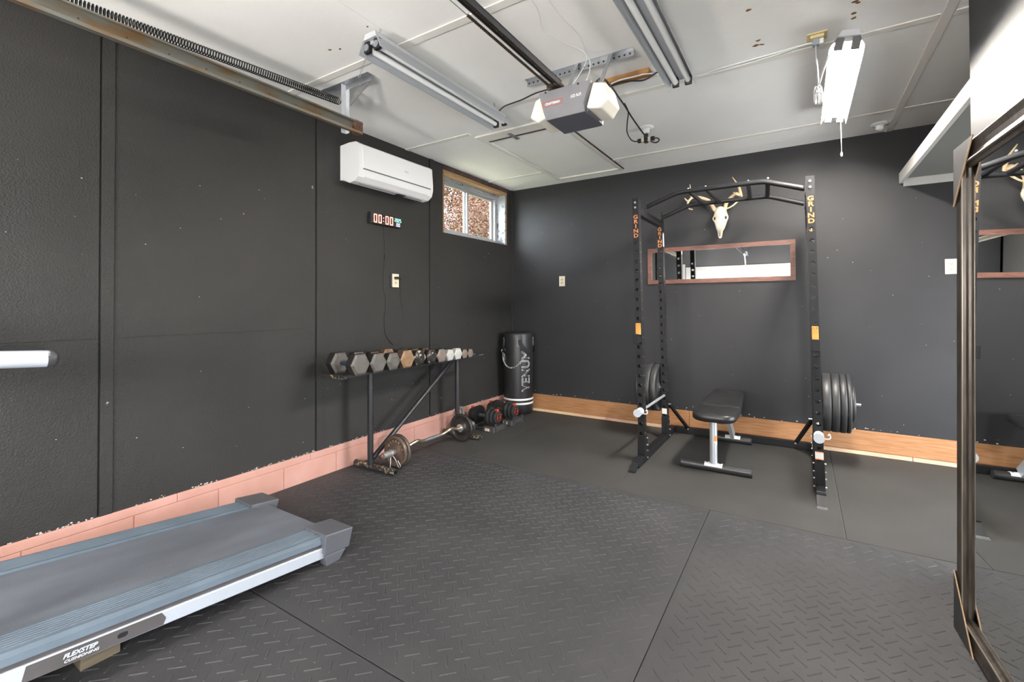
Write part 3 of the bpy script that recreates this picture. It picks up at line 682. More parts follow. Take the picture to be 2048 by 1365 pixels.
# chain draped in front of the bag
A = on_bag(vdir-.95-.35, .70, .03); Bp = on_bag(vdir+.42, .675, .02)
ch = thing('bag_chain', 'bright steel chain looped across the punching bag', 'chain', A)
pts = []
for k in range(21):
    q = k/20; ang = (vdir-1.15)+q*1.6; z = .70-.16*(1-(2*q-.75)**2/1.5625 if q < .0 else 1-((q-.42)/.58)**2) if True else 0
    z = max(z, .54); pts.append(on_bag(ang, z if q > .0 else .70, .014))
for k in range(20):
    p, q = pts[k], pts[k+1]; d = (q-p); L1 = d.length; d.normalize()
    n0 = Vector((p.x-BGX, p.y-BGY, 0)).normalized(); side = d.cross(n0).normalized() if k % 2 else n0
    c = (p+q)/2; ring = []
    for j in range(12):
        a = 2*pi*j/12; ring.append(c+d*(L1*.66*cos(a))+side*(.0095*sin(a)))
    MB().tube(ring, .0027, 6, closed=True).build('link', M_chrome, ch)
MB().torus(pts[0]+Vector((0, 0, .028)), .026, .004, 'z', 18, 6, rot=Matrix.Rotation(radians(75), 3, 'X')).build('ring', M_chrome, ch)

# ================================================================== POWER RACK
LEAN = .019
def ln(p): return Vector((p[0]-LEAN*p[2], p[1], p[2]))
RX0, RX1, RYF, RYB = 1.925, 3.105, -1.14, -.40
pr = thing('power_rack', 'tall black power rack with orange letters down its uprights', 'power rack', (2.515, -.75, 0))
UW, UD = .050, .062
def upright(x, y, ztop):
    z0 = .03; hole = .0762; zt = 1.752
    zs = [zt-hole*k for k in range(21)]
    b = MB(); r = .0145; n = 12
    def plate(yy, flip):
        # strips with holes
        edges = [zs[-1]-hole/2] + [z+hole/2 for z in reversed(zs)]
        vs = [(x-UW/2, yy, z0), (x+UW/2, yy, z0), (x+UW/2, yy, edges[0]), (x-UW/2, yy, edges[0])]
        b.add(vs, [(0, 1, 2, 3)])
        vs = [(x-UW/2, yy, edges[-1]), (x+UW/2, yy, edges[-1]), (x+UW/2, yy, ztop), (x-UW/2, yy, ztop)]
        b.add(vs, [(0, 1, 2, 3)])
        for zc in zs:
            ci = [(x+r*cos(2*pi*k/n), yy, zc+r*sin(2*pi*k/n)) for k in range(n)]
            ou = []
            for k in range(n):
                c, s_ = cos(2*pi*k/n), sin(2*pi*k/n); q = max(abs(c)/(UW/2), abs(s_)/(hole/2)); ou.append((x+c/q, yy, zc+s_/q))
            cor = []
            b.add(ci+ou, [(k, (k+1) % n, n+(k+1) % n, n+k) for k in range(n)])
            for sx in (-1, 1):
                for sz in (-1, 1):
                    # fill the corner triangle between the two nearest perimeter points
                    a0 = (x+sx*UW/2, yy, zc+sz*hole/2)
                    cand = sorted(ou, key=lambda p: abs(p[0]-a0[0])+abs(p[2]-a0[2]))[:2]
                    b.add([a0, cand[0], cand[1]], [(0, 1, 2)])
    plate(y-UD/2, 0); plate(y+UD/2, 1)
    for zc in zs: b.tube([(x, y-UD/2, zc), (x, y+UD/2, zc)], r, n, caps=False)
    for sx in (-1, 1): b.add([(x+sx*UW/2, y-UD/2, z0), (x+sx*UW/2, y+UD/2, z0), (x+sx*UW/2, y+UD/2, ztop), (x+sx*UW/2, y-UD/2, ztop)], [(0, 1, 2, 3)])
    b.add([(x-UW/2, y-UD/2, ztop), (x+UW/2, y-UD/2, ztop), (x+UW/2, y+UD/2, ztop), (x-UW/2, y+UD/2, ztop)], [(0, 1, 2, 3)])
    b.shear(ln); u = b.build('upright', M_blackp, pr)
    sd = MB()      # small slots punched in the inner and outer sides
    for zc in zs:
        for sx in (-1, 1): sd.box(x+sx*(UW/2+.0002)-.0006, x+sx*(UW/2+.0002)+.0006, y-.006, y+.006, zc-.006, zc+.006)
    sd.shear(ln).build('side_holes', M_hext if x < 2 else M_black, u)
    text('lettering', 'G\nR\nI\nN\nD', .043, M_orange, u, (x, y-UD/2-.0006, 1.882), (1, 0, 0), (0, 0, 1), fn=ln, bold=.0011, line=.88, sx=1.22)
    return u
for x in (RX0, RX1):
    upright(x, RYF, 2.11); upright(x, RYB, 2.05)
    MB().bar((x, RYF-.19, .031), (x, -.10, .031), .052, .058).shear(ln).build('base_beam', M_blackp, pr, bev=.003)
    MB().prism([(0, .06), (-.11, .0), (-.115, .004), (0, .064)], (x-.027, RYF-.16, 0), (0, 1, 0), (0, 0, 1), (.054, 0, 0)).build('toe_plate', M_blackp, pr, bev=.002)
    MB().box(x-.027, x+.027, RYF-.30, RYF-.272, .0, .006).build('toe_tab', M_steel if x > 2.5 else M_blackp, pr)
    for y in (RYF, RYB):       # gusset plates and bolts at the foot of each upright
        for sx in (-1, 1):
            MB().prism([(-.055, .0), (.055, .0), (.036, .20), (-.036, .20)], (x+sx*(UW/2+.0015)-.0015, y, .004), (0, 1, 0), (0, 0, 1), (.003, 0, 0)).shear(ln).build('gusset', M_blackp, pr)
            for zz in (.03, .085, .13, .185):
                MB().cyl((x+sx*(UW/2+.003), y+.022, zz), (x+sx*(UW/2+.013), y+.022, zz), .0065, 6).shear(ln).build('bolt', M_steel, pr)
    # top side beam and pull-up bar plates
    MB().bar((x, RYF+UD/2, 2.01), (x, RYB-UD/2, 2.01), .05, .055).shear(ln).build('top_beam', M_blackp, pr, bev=.003)
    s = 1 if x < 2.5 else -1
    for y in (RYF+.19, RYB-.05): MB().box(min(x+s*.022, x+s*.030), max(x+s*.022, x+s*.030), y-.028, y+.028, 2.02, 2.115).shear(ln).build('bar_plate', M_blackp, pr, bev=.002)
    for z in (2.075, 2.035): MB().cyl((x, RYF-UD/2, z), (x, RYF-UD/2-.008, z), .0085, 6).shear(ln).build('bolt', M_steel, pr)
    MB().cyl((x, RYB-UD/2, 1.985), (x, RYB-UD/2-.008, 1.985), .0075, 6).shear(ln).build('bolt', M_steel, pr)
# pull-up bars with their rungs
def pullbar(y, z0, zm):
    a, b = RX0+.028, RX1-.028
    pts = [(a, y, z0), (a+.20, y, zm-.02), (a+.255, y, zm-.003), (a+.31, y, zm), (b-.31, y, zm), (b-.255, y, zm-.003), (b-.20, y, zm-.02), (b, y, z0)]
    MB().tube([ln(p) for p in pts], .0190, 14).build('pull_up_bar', M_blackp, pr)
pullbar(RYF+.19, 2.075, 2.165); pullbar(RYB-.05, 2.06, 2.155)
for x in (2.29, 2.42, 2.72, 2.85):
    sk = .03*(1 if x < 2.5 else -1)
    MB().tube([ln((x, RYF+.19, 2.165)), ln((x+sk, RYB-.05, 2.155))], .0165, 12).build('rung', M_blackp, pr)
    MB().ball(ln((x, RYF+.19, 2.183)), .008, n=10, m=6).build('rung_nut', M_steel, pr)
MB().bar((RX0+.03, -.115, .032), (RX1-.03, -.115, .032), .052, .06).build('rear_crossbeam', M_blackp, pr, bev=.003)
for x, s in ((RX0, 1), (RX1, -1)):
    MB().bar((x+s*.028, -.395, .325), (x+s*.145, -.15, .06), .028, .020).build('corner_brace', M_blackp, pr)
    MB().cyl((x+s*.15, -.155, .055), (x+s*.15, -.168, .055), .008, 6).build('bolt', M_steel, pr)
    MB().cyl((x+s*.03, -.43, .332), (x+s*.055, -.43, .332), .007, 6).build('bolt', M_steel, pr)
    MB().cyl((x-s*.02, RYB, .475), (x-s*.285, RYB, .475), .012, 14).build('storage_peg', M_chrome, pr)
MB().box(RX1-.0235, RX1+.0235, RYF-UD/2-.001, RYF-UD/2-.0002, .225, .278).shear(ln).build('warning_label', M_label, pr)
for z in (.272, .226): MB().box(RX1-.0235, RX1+.0235, RYF-UD/2-.0014, RYF-UD/2-.0004, z-.001, z+.006).shear(ln).build('label_band', M_labelo, pr)
MB().box(RX0-.022, RX0+.022, RYB-UD/2-.001, RYB-UD/2-.0002, .235, .285).shear(ln).build('warning_label', M_label, pr)
MB().box(RX0+UW/2+.0002, RX0+UW/2+.001, RYB-.02, RYB+.02, 1.80, 1.93).shear(ln).build('white_sticker', M_label, pr)

# --- J-hooks
def jhook(x, label, out):
    y = RYF-UD/2; t = thing('j_hook', label, 'barbell hook', ln((x, y, .97)), 'J-hooks on the power rack')
    MB().box(x-.019, x+.019, y-.016, y-.0005, 1.015, 1.105).shear(ln).build('orange_pad', M_orangep, t, bev=.003)
    MB().box(x-.024, x+.024, y-.07, y-.0005, .955, .985).shear(ln).build('shelf', M_blackp, t, bev=.002)
    MB().box(x-.024, x+.024, y-.082, y-.070, .945, 1.022).shear(ln).build('lip', M_blackp, t, bev=.002)
    for xx in (-.01, .01): MB().cyl(ln((x+xx, y-.016, 1.094)), ln((x+xx, y-.0175, 1.094)), .0035, 8).build('screw', M_black, t)
jhook(RX0, 'orange and black J-hook on the left front upright', -1)
jhook(RX1, 'orange and black J-hook on the right front upright', 1)
# --- safety bars
def safety(x, label):
    z = .405 if x < 2.5 else .385
    a = ln((x, RYF-.115, z)); b = ln((x, RYB+.045, z))
    t = thing('safety_bar', label, 'safety bar', a, 'safety bars of the power rack')
    MB().cyl(a, b, .0118, 16).build('bar', M_silver, t)
    MB().cyl(a+Vector((0, -.006, 0)), a, .031, 24).build('end_disc', mat('pale_blue_grey_cap', (.50, .54, .60), .4), t, bev=.001)
    c = ln((x, RYF-UD/2, z)); MB().cyl(c+Vector((0, -.016, 0)), c, .029, 20).build('stop_collar', M_whitep, t, bev=.002)
    MB().tube(bez([c+Vector((.01, -.02, -.005)), c+Vector((.04, -.03, -.012)), c+Vector((.062, -.03, -.004)), c+Vector((.058, -.03, .022)), c+Vector((.05, -.03, .012))], 4), .0035, 8).build('pin_wire', M_whitep, t)
safety(RX0, 'silver safety bar through the left uprights of the rack')
safety(RX1, 'silver safety bar through the right uprights of the rack')
# --- bumper plates on the storage pegs
def plate_x(x0, x1, R, label, group, m=M_bumper, z=None, face=False, hub=.045):
    z = .475 if z is None else z; c = (x0+x1)/2; h = (x1-x0)/2
    t = thing('bumper_plate', label, 'weight plate', (c, RYB, z-R), group)
    lip = R*.16
    p = [(.013, -h), (hub, -h), (hub+.004, -h*.6), (R-lip-.006, -h*.6), (R-lip, -h*.96), (R-.006, -h), (R, -h*.75), (R, h*.75), (R-.006, h), (R-lip, h*.96), (R-lip-.006, h*.6), (hub+.004, h*.6), (hub, h), (.013, h), (.013, -h)]
    MB().lathe(p, (c, RYB, z), 'x', 48).build('disc', m, t)
    MB().lathe([(.0125, -h-.001), (.03, -h-.001), (.03, h+.001), (.0125, h+.001), (.0125, -h-.001)], (c, RYB, z), 'x', 24).build('hub', M_steel, t)
    if face:
        mb = MB()
        for k, ch in enumerate('BUMPER PLATE'):
            if ch == ' ': continue
            a = radians(210-k*22)
            vs, fs = text_mesh(ch, R*.22, ext=.001)
            X = Vector((0, sin(a), -cos(a))); Y = Vector((0, cos(a), sin(a)))
            mb.add([Vector((c+h*.6, RYB, z))+Y*(R*.62)+X*v.x+Y*v.y+Vector((1, 0, 0))*abs(v.z) for v in vs], fs)
    return t
gl = 'bumper plates on the left storage peg'; gr = 'plates on the right storage peg'
xi = RX0-UW/2-.02
plate_x(xi-.052, xi, .222, 'thick black bumper plate nearest the left rear upright', gl)
plate_x(xi-.110, xi-.054, .225, 'thick black bumper plate second from the left rear upright', gl)
plate_x(xi-.150, xi-.113, .222, 'medium black bumper plate third from the left rear upright', gl)
plate_x(xi-.180, xi-.152, .222, 'thin black outermost bumper plate on the left peg', gl)
xo = RX1+UW/2+.008
plate_x(xo, xo+.058, .226, 'thick black bumper plate nearest the right rear upright', gr)
plate_x(xo+.060, xo+.112, .226, 'thick black bumper plate second from the right rear upright', gr)
plate_x(xo+.114, xo+.155, .226, 'medium black bumper plate third from the right rear upright', gr)
plate_x(xo+.157, xo+.183, .224, 'thin black bumper plate fourth from the right rear upright', gr)
plate_x(xo+.186, xo+.212, .140, 'small black plate outermost on the right peg', gr, z=.475)

# ================================================================== BENCH
bn = thing('weight_bench', 'flat black vinyl weight bench on silver legs inside the rack', 'bench', (2.45, -.65, 0))
CXB = 2.452
for y, hw, nm in ((-1.085, .24, 'front_foot'), (-.215, .165, 'rear_foot')):
    f = MB().cyl((CXB-hw, y, .031), (CXB+hw, y, .031), .030, 22).build(nm, mat('grey_black_tube', (.05, .05, .053), .34, .3), bn)
    for s in (-1, 1): MB().cyl((CXB+s*hw, y, .031), (CXB+s*(hw+.006), y, .031), .031, 22).build('end_cap', M_blackr, f)
    cxp = CXB-.012 if y < -.5 else CXB+.02
    MB().prism([(.034*cos(a), .034*sin(a)) for a in [radians(20+14*k) for k in range(11)]] + [(.0302*cos(a), .0302*sin(a)) for a in [radians(160-14*k) for k in range(11)]], (cxp-.062, y, .031), (0, 1, 0), (0, 0, 1), (.124, 0, 0)).build('saddle', M_whitep, bn)
    for s in (-1, 1): MB().cyl((cxp+s*.045, y, .064), (cxp+s*.045, y, .068), .008, 10).build('bolt', M_black, bn)
MB().tube([(CXB-.012, -1.085, .06), (CXB-.018, -1.045, .375)], .0265, 20).build('front_post', M_silver, bn)
MB().tube([(CXB-.085, -1.04, .375), (CXB+.055, -1.04, .375)], .024, 16).build('pivot_tube', M_blackp, bn)
MB().torus((CXB-.018, -1.045, .378), .045, .004, 'y', 20, 6, sy=.6).build('pivot_clip', M_silver, bn)
MB().bar((CXB-.018, -1.03, .372), (CXB, -.36, .405), .045, .05).build('spine', M_blackp, bn)
rs = MB().bar((CXB+.02, -.215, .06), (CXB-.008, -.52, .40), .075, .03, (1, 0, 0)).build('rear_support', M_silver, bn)
for k in range(3): MB().bar((CXB+.012-.002*k, -.32-.05*k+.0, .172+.055*k), (CXB+.012-.002*k, -.335-.05*k, .190+.055*k), .05, .010, (1, 0, 0)).build('adjust_slot', M_black, rs)
def pad(name, outline, zt, thick, m):
    n = len(outline); cx = sum(p[0] for p in outline)/n; cy = sum(p[1] for p in outline)/n
    rings = ((0.90, -thick), (.99, -thick*.82), (1.0, -thick*.5), (.985, -thick*.18), (.93, -.003), (.70, .004), (.3, .006))
    vs = []; fs = []
    for k, dz in rings:
        for (x, y) in outline:
            z = zt(x, y)+dz; vs.append((cx+(x-cx)*(1-(1-k)*min(1, .11/max(abs(x-cx), .02)) if False else k), cy+(y-cy)*k, z))
    for i in range(len(rings)-1):
        for k in range(n): fs.append((i*n+k, i*n+(k+1) % n, (i+1)*n+(k+1) % n, (i+1)*n+k))
    b = MB(); b.add(vs, fs, True); b.add(vs[:n], [tuple(range(n-1, -1, -1))]); b.add(vs[-n:], [tuple(range(n))], True)
    return b.build(name, m, bn)
def rrect(pts):                                     # rounded outline from (x,y,r) corners
    out = []; n = len(pts)
    for i in range(n):
        p = Vector(pts[i][:2]); a = Vector(pts[i-1][:2]); c = Vector(pts[(i+1) % n][:2]); r = pts[i][2]
        d1 = (a-p).normalized(); d2 = (c-p).normalized(); s, e = p+d1*r, p+d2*r
        for k in range(7):
            t = k/6; out.append(tuple((s*(1-t)+p*t)*(1-t)+(p*(1-t)+e*t)*t))
    return out
pad('seat_pad', rrect([(CXB-.148, -1.215, .10), (CXB+.148, -1.215, .10), (CXB+.162, -.885, .03), (CXB-.162, -.885, .03)]), lambda x, y: .452+.02*(y+1.2), .062, M_vinyl)
pad('back_pad', rrect([(CXB-.155, -.878, .03), (CXB+.155, -.878, .03), (CXB+.12, -.235, .06), (CXB-.12, -.235, .06)]), lambda x, y: .460+.045*(y+.87), .058, M_vinyl)
for z, m_, hh in ((.225, M_labelo, .04), (.19, M_label, .035)):
    MB().prism([(.0272*cos(a), .0272*sin(a)) for a in [radians(-75+12*k) for k in range(6)]] + [(.0262*cos(a), .0262*sin(a)) for a in [radians(-15-12*k) for k in range(6)]], (CXB-.0145, -1.0645, z), (1, 0, 0), (0, 1, 0), (0, 0, hh)).build('sticker', m_, bn)

# ================================================================== SKULL AND WALL MIRROR
sk = thing('deer_skull', 'bleached deer skull with antlers hung above the wall mirror', 'deer skull', (2.365, 0, 1.9))
# skull: rings of (z, half width, depth front, y centre)
rings = [(2.188, .018, .02, -.045, 2.364), (2.175, .036, .040, -.055, 2.366), (2.145, .051, .055, -.062, 2.367), (2.112, .058, .060, -.068, 2.368), (2.085, .067, .058, -.072, 2.368), (2.062, .066, .052, -.076, 2.368), (2.035, .055, .046, -.080, 2.369), (2.005, .046, .040, -.084, 2.370), (1.975, .038, .034, -.088, 2.368), (1.945, .025, .026, -.092, 2.365), (1.915, .020, .020, -.094, 2.365), (1.893, .016, .014, -.094, 2.365), (1.881, .008, .008, -.092, 2.365)]
b = MB(); n = 20; vs = []
for (z, w_, d_, yc, xc) in rings:
    for k in range(n):
        a = 2*pi*k/n; px = w_*cos(a); py = d_*sin(a)
        f = 1.0
        if 2.03 < z < 2.10 and sin(a) < 0 and .45 < abs(cos(a)) < .9: f = .80      # eye sockets sink in
        if z < 1.95 and sin(a) < -.9: f = .7
        vs.append((xc+px, yc+py*f, z))
fs = [(i*n+k, i*n+(k+1) % n, (i+1)*n+(k+1) % n, (i+1)*n+k) for i in range(len(rings)-1) for k in range(n)]
b.add(vs, fs, True); b.add(vs[:n], [tuple(range(n-1, -1, -1))], True); b.add(vs[-n:], [tuple(range(n))], True)
sko = b.build('skull', M_bone, sk)
for s in (-1, 1):
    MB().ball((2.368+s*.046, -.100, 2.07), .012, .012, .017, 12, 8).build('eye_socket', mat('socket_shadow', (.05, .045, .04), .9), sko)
    MB().torus((2.368+s*.045, -.098, 2.07), .017, .006, 'y', 16, 6, sy=1.25).build('brow_ridge', M_bone, sko)
MB().prism([(-.005, 0), (0, .035), (.005, 0), (.004, -.022), (-.004, -.022)], (2.365, -.112, 1.915), (1, 0, 0), (0, 0, 1), (0, .012, 0)).build('nose_opening', mat('nose_grey', (.20, .18, .15), .9), sko)
def ant(name, pts, r0, r1, m, parent, y0=-.05, y1=-.16):
    P = [Vector((x, y0+(y1-y0)*i/(len(pts)-1), z)) for i, (x, z) in enumerate(pts)]
    c = bez(P, 5); N = len(c)-1
    return MB().tube(c, [r0+(r1-r0)*i/N for i in range(N+1)], 10).build(name, m, parent)
LA = ant('antler', [(2.325, 2.15), (2.312, 2.168), (2.288, 2.21), (2.264, 2.25), (2.21, 2.278), (2.155, 2.292), (2.12, 2.284), (2.092, 2.245), (2.094, 2.212), (2.109, 2.173), (2.139, 2.161)], .020, .006, M_antler, sk, -.05, -.20)
ant('burr', [(2.333, 2.14), (2.312, 2.168), (2.295, 2.20)], .021, .016, M_antlerd, LA, -.05, -.075)
ant('tine', [(2.125, 2.285), (2.115, 2.33), (2.108, 2.366), (2.103, 2.423)], .016, .003, M_antler, LA, -.13, -.12)
ant('tine', [(2.10, 2.25), (2.085, 2.255), (2.059, 2.286)], .013, .004, M_antler, LA, -.15, -.16)
RA = ant('antler', [(2.398, 2.145), (2.405, 2.158), (2.419, 2.205), (2.459, 2.251), (2.506, 2.281), (2.535, 2.262), (2.556, 2.244), (2.533, 2.206), (2.482, 2.156), (2.43, 2.131)], .020, .005, M_antler, sk, -.05, -.20)
ant('burr', [(2.392, 2.14), (2.405, 2.162), (2.414, 2.195)], .021, .016, M_antlerd, RA, -.05, -.075)
ant('tine', [(2.548, 2.25), (2.536, 2.328), (2.516, 2.371), (2.477, 2.438)], .016, .003, M_antler, RA, -.13, -.12)
ant('tine', [(2.545, 2.252), (2.52, 2.262), (2.488, 2.287)], .013, .004, M_antler, RA, -.15, -.16)
def mirror_frame(poly_in, poly_out): pass
wm = thing('wall_mirror', 'wide brown wood framed mirror on the back wall behind the rack', 'mirror', (2.315, 0, 1.466))
mx0, mx1, mz0, mz1, fwid = 1.660, 2.970, 1.466, 1.832, .040
for q in ((mx0, mx1, mz0, mz0+fwid, 0), (mx0, mx1, mz1-fwid, mz1, 1), (mx0, mx0+fwid, mz0, mz1, 2), (mx1-fwid, mx1, mz0, mz1, 3)):
    a, b_, c, d, s = q
    P = {0: [(a, c), (b_, c), (b_-fwid, d), (a+fwid, d)], 1: [(a+fwid, c), (b_-fwid, c), (b_, d), (a, d)], 2: [(a, c), (b_, c+fwid), (b_, d-fwid), (a, d)], 3: [(a, c+fwid), (b_, c), (b_, d), (a, d-fwid)]}[s]
    MB().prism(P, (0, -.001, 0), (1, 0, 0), (0, 0, 1), (0, -.019, 0)).build('frame_rail', M_frame, wm, bev=.002)
MB().box(mx0+fwid-.005, mx1-fwid+.005, -.010, -.004, mz0+fwid-.005, mz1-fwid+.005).build('glass', M_glassmir, wm)

# ================================================================== LEANING MIRROR
lm = thing('leaning_mirror', 'large pewter framed mirror leaning against the right wall', 'mirror', (3.53, -2.9, 0))
LX0, LX1, LH, LW, LY = 3.512, 3.532, 1.840, .90, -2.405      # x at foot and head, height, width, far edge
d_up = Vector((LX1-LX0, 0, LH)).normalized(); d_al = Vector((sin(radians(3.05)), -cos(radians(3.05)), 0)); d_n = d_up.cross(d_al).normalized()
if d_n.x > 0: d_n = -d_n
O = Vector((LX0, LY, .004))
def LP(a, h, n=0): return O+d_al*a+d_up*h+d_n*n
FW = .092
prof2 = [(0, -.03), (0, .004), (.008, .010), (.030, .004), (.050, .002), (.064, .006), (.070, .012), (.078, .012), (.082, .004), (FW, .000), (FW, -.03)]
def rail(p0, p1, p2, p3):       # mitred profile between two corners; p2,p3 inner
    b = MB(); A, B_ = [], []
    for w_, n_ in prof2:
        t = w_/FW
        A.append(LP(p0[0]+(p2[0]-p0[0])*t, p0[1]+(p2[1]-p0[1])*t, n_)); B_.append(LP(p1[0]+(p3[0]-p1[0])*t, p1[1]+(p3[1]-p1[1])*t, n_))
    m_ = len(prof2); b.add(A+B_, [(i, (i+1) % m_, m_+(i+1) % m_, m_+i) for i in range(m_)])
    b.build('frame_rail', M_pewter, lm)
    bd = MB(); t = .074/FW
    bd.tube([LP(p0[0]+(p2[0]-p0[0])*t, p0[1]+(p2[1]-p0[1])*t, .012), LP(p1[0]+(p3[0]-p1[0])*t, p1[1]+(p3[1]-p1[1])*t, .012)], .004, 8); bd.build('bead', M_pewterl, lm)
rail((0, 0), (0, LH), (FW, FW), (FW, LH-FW)); rail((LW, LH), (LW, 0), (LW-FW, LH-FW), (LW-FW, FW))
rail((0, LH), (LW, LH), (FW, LH-FW), (LW-FW, LH-FW)); rail((LW, 0), (0, 0), (LW-FW, FW), (FW, FW))
MB().add([LP(FW-.004, FW-.004, -.004), LP(LW-FW+.004, FW-.004, -.004), LP(LW-FW+.004, LH-FW+.004, -.004), LP(FW-.004, LH-FW+.004, -.004)] + [LP(FW-.004, FW-.004, -.010), LP(LW-FW+.004, FW-.004, -.010), LP(LW-FW+.004, LH-FW+.004, -.010), LP(FW-.004, LH-FW+.004, -.010)], [(0, 1, 2, 3), (7, 6, 5, 4), (0, 4, 5, 1), (1, 5, 6, 2), (2, 6, 7, 3), (3, 7, 4, 0)]).build('glass', M_glassmir, lm)
for hb, s, l in ((LH, -1, 'corner guard'), (0, 1, 'corner guard')):
    b = MB(); n0, n1 = .013, .016
    tri = [(-.004, hb-s*.004), (.185, hb-s*.004), (-.004, hb+s*.215)]
    vs = [LP(a, h, n_) for n_ in (n0, n1) for a, h in tri]
    b.add(vs, [(0, 1, 2), (5, 4, 3), (0, 3, 4, 1), (1, 4, 5, 2), (2, 5, 3, 0)])
    g = b.build('corner_guard', M_card, lm)
    b = MB(); vs = [LP(-.0055, hb-s*.0055, n1), LP(-.0055, hb+s*.215, n1), LP(-.0055, hb+s*.215, -.03), LP(-.0055, hb-s*.0055, -.03), LP(-.003, hb-s*.0055, n1), LP(-.003, hb+s*.215, n1), LP(-.003, hb+s*.215, -.03), LP(-.003, hb-s*.0055, -.03)]
    b.add(vs, [(0, 1, 2, 3), (7, 6, 5, 4), (0, 4, 5, 1), (1, 5, 6, 2), (2, 6, 7, 3), (3, 7, 4, 0)]); b.build('guard_side', M_card, g)
    MB().bar(LP(.187, hb-s*.002, n1), LP(-.003, hb+s*.217, n1), .004, .004).build('guard_edge', M_carded, g)

# ================================================================== TREADMILL
TA = radians(5.75); tm = thing('treadmill', 'blue grey treadmill with a white side rail along the left wall', 'treadmill', (.655, -4.0, 0))
tdir = Vector((0, -cos(TA), sin(TA))); tn = Vector((0, sin(TA), cos(TA))); TO = Vector((0, -3.30, .126))      # top of the side rails at the rear end
def TP(x, s, h): return TO + Vector((x, 0, 0)) + tdir*s + tn*h
TL = 1.50
def tbar(name, poly, s0, s1, m, **k): return MB().prism(poly, TO+tdir*s0, (1, 0, 0), tn, tdir*(s1-s0)).build(name, m, tm, **k)
tbar('running_belt', [(.40, -.012), (.40, -.030), (.905, -.030), (.905, -.012), (.90, -.009), (.405, -.009)], .04, TL, M_belt)
MB().cyl(TP(.40, .04, -.032), TP(.905, .04, -.032), .0235, 20).build('rear_roller', M_belt, tm)
tbar('deck_board', [(.405, -.033), (.90, -.033), (.90, -.053), (.405, -.053)], .07, TL, M_black)
def siderail(x0, s, name):         # x0 inner edge; s +1 outward to +x
    P = [(0, -.014), (0, .0)]
    for k in range(7): a = .014+k*.0145; P += [(a, .0), (a+.003, -.0025), (a+.006, -.0025), (a+.009, .0)]
    P += [(.124, -.002), (.138, -.012), (.141, -.034), (.134, -.037), (.0, -.037)]
    tbar(name, [(x0+s*q[0], q[1]) for q in P], .09, TL, M_trail)
siderail(.908, 1, 'side_rail'); siderail(.400, -1, 'side_rail')
tbar('shadow_gap', [(1.028, -.037), (1.040, -.037), (1.040, -.056), (1.028, -.056)], .09, TL, M_tdark)
fr = tbar('white_frame_rail', [(1.012, -.052), (1.046, -.052), (1.050, -.056), (1.050, -.100), (1.046, -.104), (1.012, -.104)], .10, TL+.1, M_twhite)
tbar('white_frame_rail', [(.298, -.052), (.264, -.052), (.260, -.056), (.260, -.100), (.264, -.104), (.298, -.104)], .10, TL+.1, M_twhite)
# dark cover with a slot, tapering ends
s0, s1 = .775, 1.135; hz0, hz1 = -.101, -.0545
ps = []; slc = .895; sl = .030; sr = .0085; scz = -.077
b = MB(); X1 = 1.0515
outer = [(s0+.010, hz1), (s1-.006, hz1), (s1, hz0), (s0, hz0+.002), (s0-.006, (hz0+hz1)/2)]
hole = [(slc+(sl*.5-sr)*(1 if cos(a) >= 0 else -1)+sr*cos(a), scz+sr*sin(a)) for a in [2*pi*(k+.5)/16 for k in range(16)]]
def ray_hit(c, d):
    best = 9
    for i in range(len(outer)):
        p = Vector(outer[i]); q = Vector(outer[(i+1) % len(outer)]); e = q-p; den = d.x*e.y-d.y*e.x
        if abs(den) < 1e-9: continue
        w_ = p-c; t = (w_.x*e.y-w_.y*e.x)/den; u = (w_.x*d.y-w_.y*d.x)/den
        if t > 0 and -1e-6 <= u <= 1+1e-6: best = min(best, t)
    return c+d*best
cc = Vector((slc, scz)); angs = sorted([math.atan2(h[1]-scz, h[0]-slc) for h in hole]+[math.atan2(o[1]-scz, o[0]-slc) for o in outer])
inn, out_ = [], []
for a in angs:
    d = Vector((cos(a), sin(a)))
    # distance to stadium
    k = 0.0
    lo_, hi_ = 0, .05
    for _ in range(24):
        mid = (lo_+hi_)/2; p = d*mid; dx = max(abs(p.x)-(sl*.5-sr), 0); inside = sqrt(dx*dx+p.y*p.y) < sr
        lo_, hi_ = (mid, hi_) if inside else (lo_, mid)
    q = cc+d*lo_; inn.append(q); out_.append(ray_hit(cc, d))
n = len(angs)
vs = [TP(X1, q.x, q.y) for q in inn]+[TP(X1, q.x, q.y) for q in out_]+[TP(X1-.012, q.x, q.y) for q in inn]
b.add(vs, [(k, (k+1) % n, n+(k+1) % n, n+k) for k in range(n)]+[(k, (k+1) % n, 2*n+(k+1) % n, 2*n+k) for k in range(n)])
pl_ = b.build('side_cover', M_tdark, tm)
MB().box(0, 0, 0, 0, 0, 0) if False else None
MB().add([TP(X1-.0008, slc-.02, scz-.012), TP(X1-.0008, slc+.02, scz-.012), TP(X1-.0008, slc+.02, scz+.012), TP(X1-.0008, slc-.02, scz+.012)], [(0, 1, 2, 3)]).build('slot_recess', M_black, pl_)
tx = -tdir
text('lettering', 'FLEXSTEP', .0185, M_blueprint, pl_, TP(X1+.0006, 1.005, -.0725), tx, tn, shear=.25, sx=1.05, bold=.0005)
text('lettering', 'CUSHIONING', .0115, M_whprint, pl_, TP(X1+.0006, 1.000, -.0885), tx, tn, shear=.25, sx=1.2)
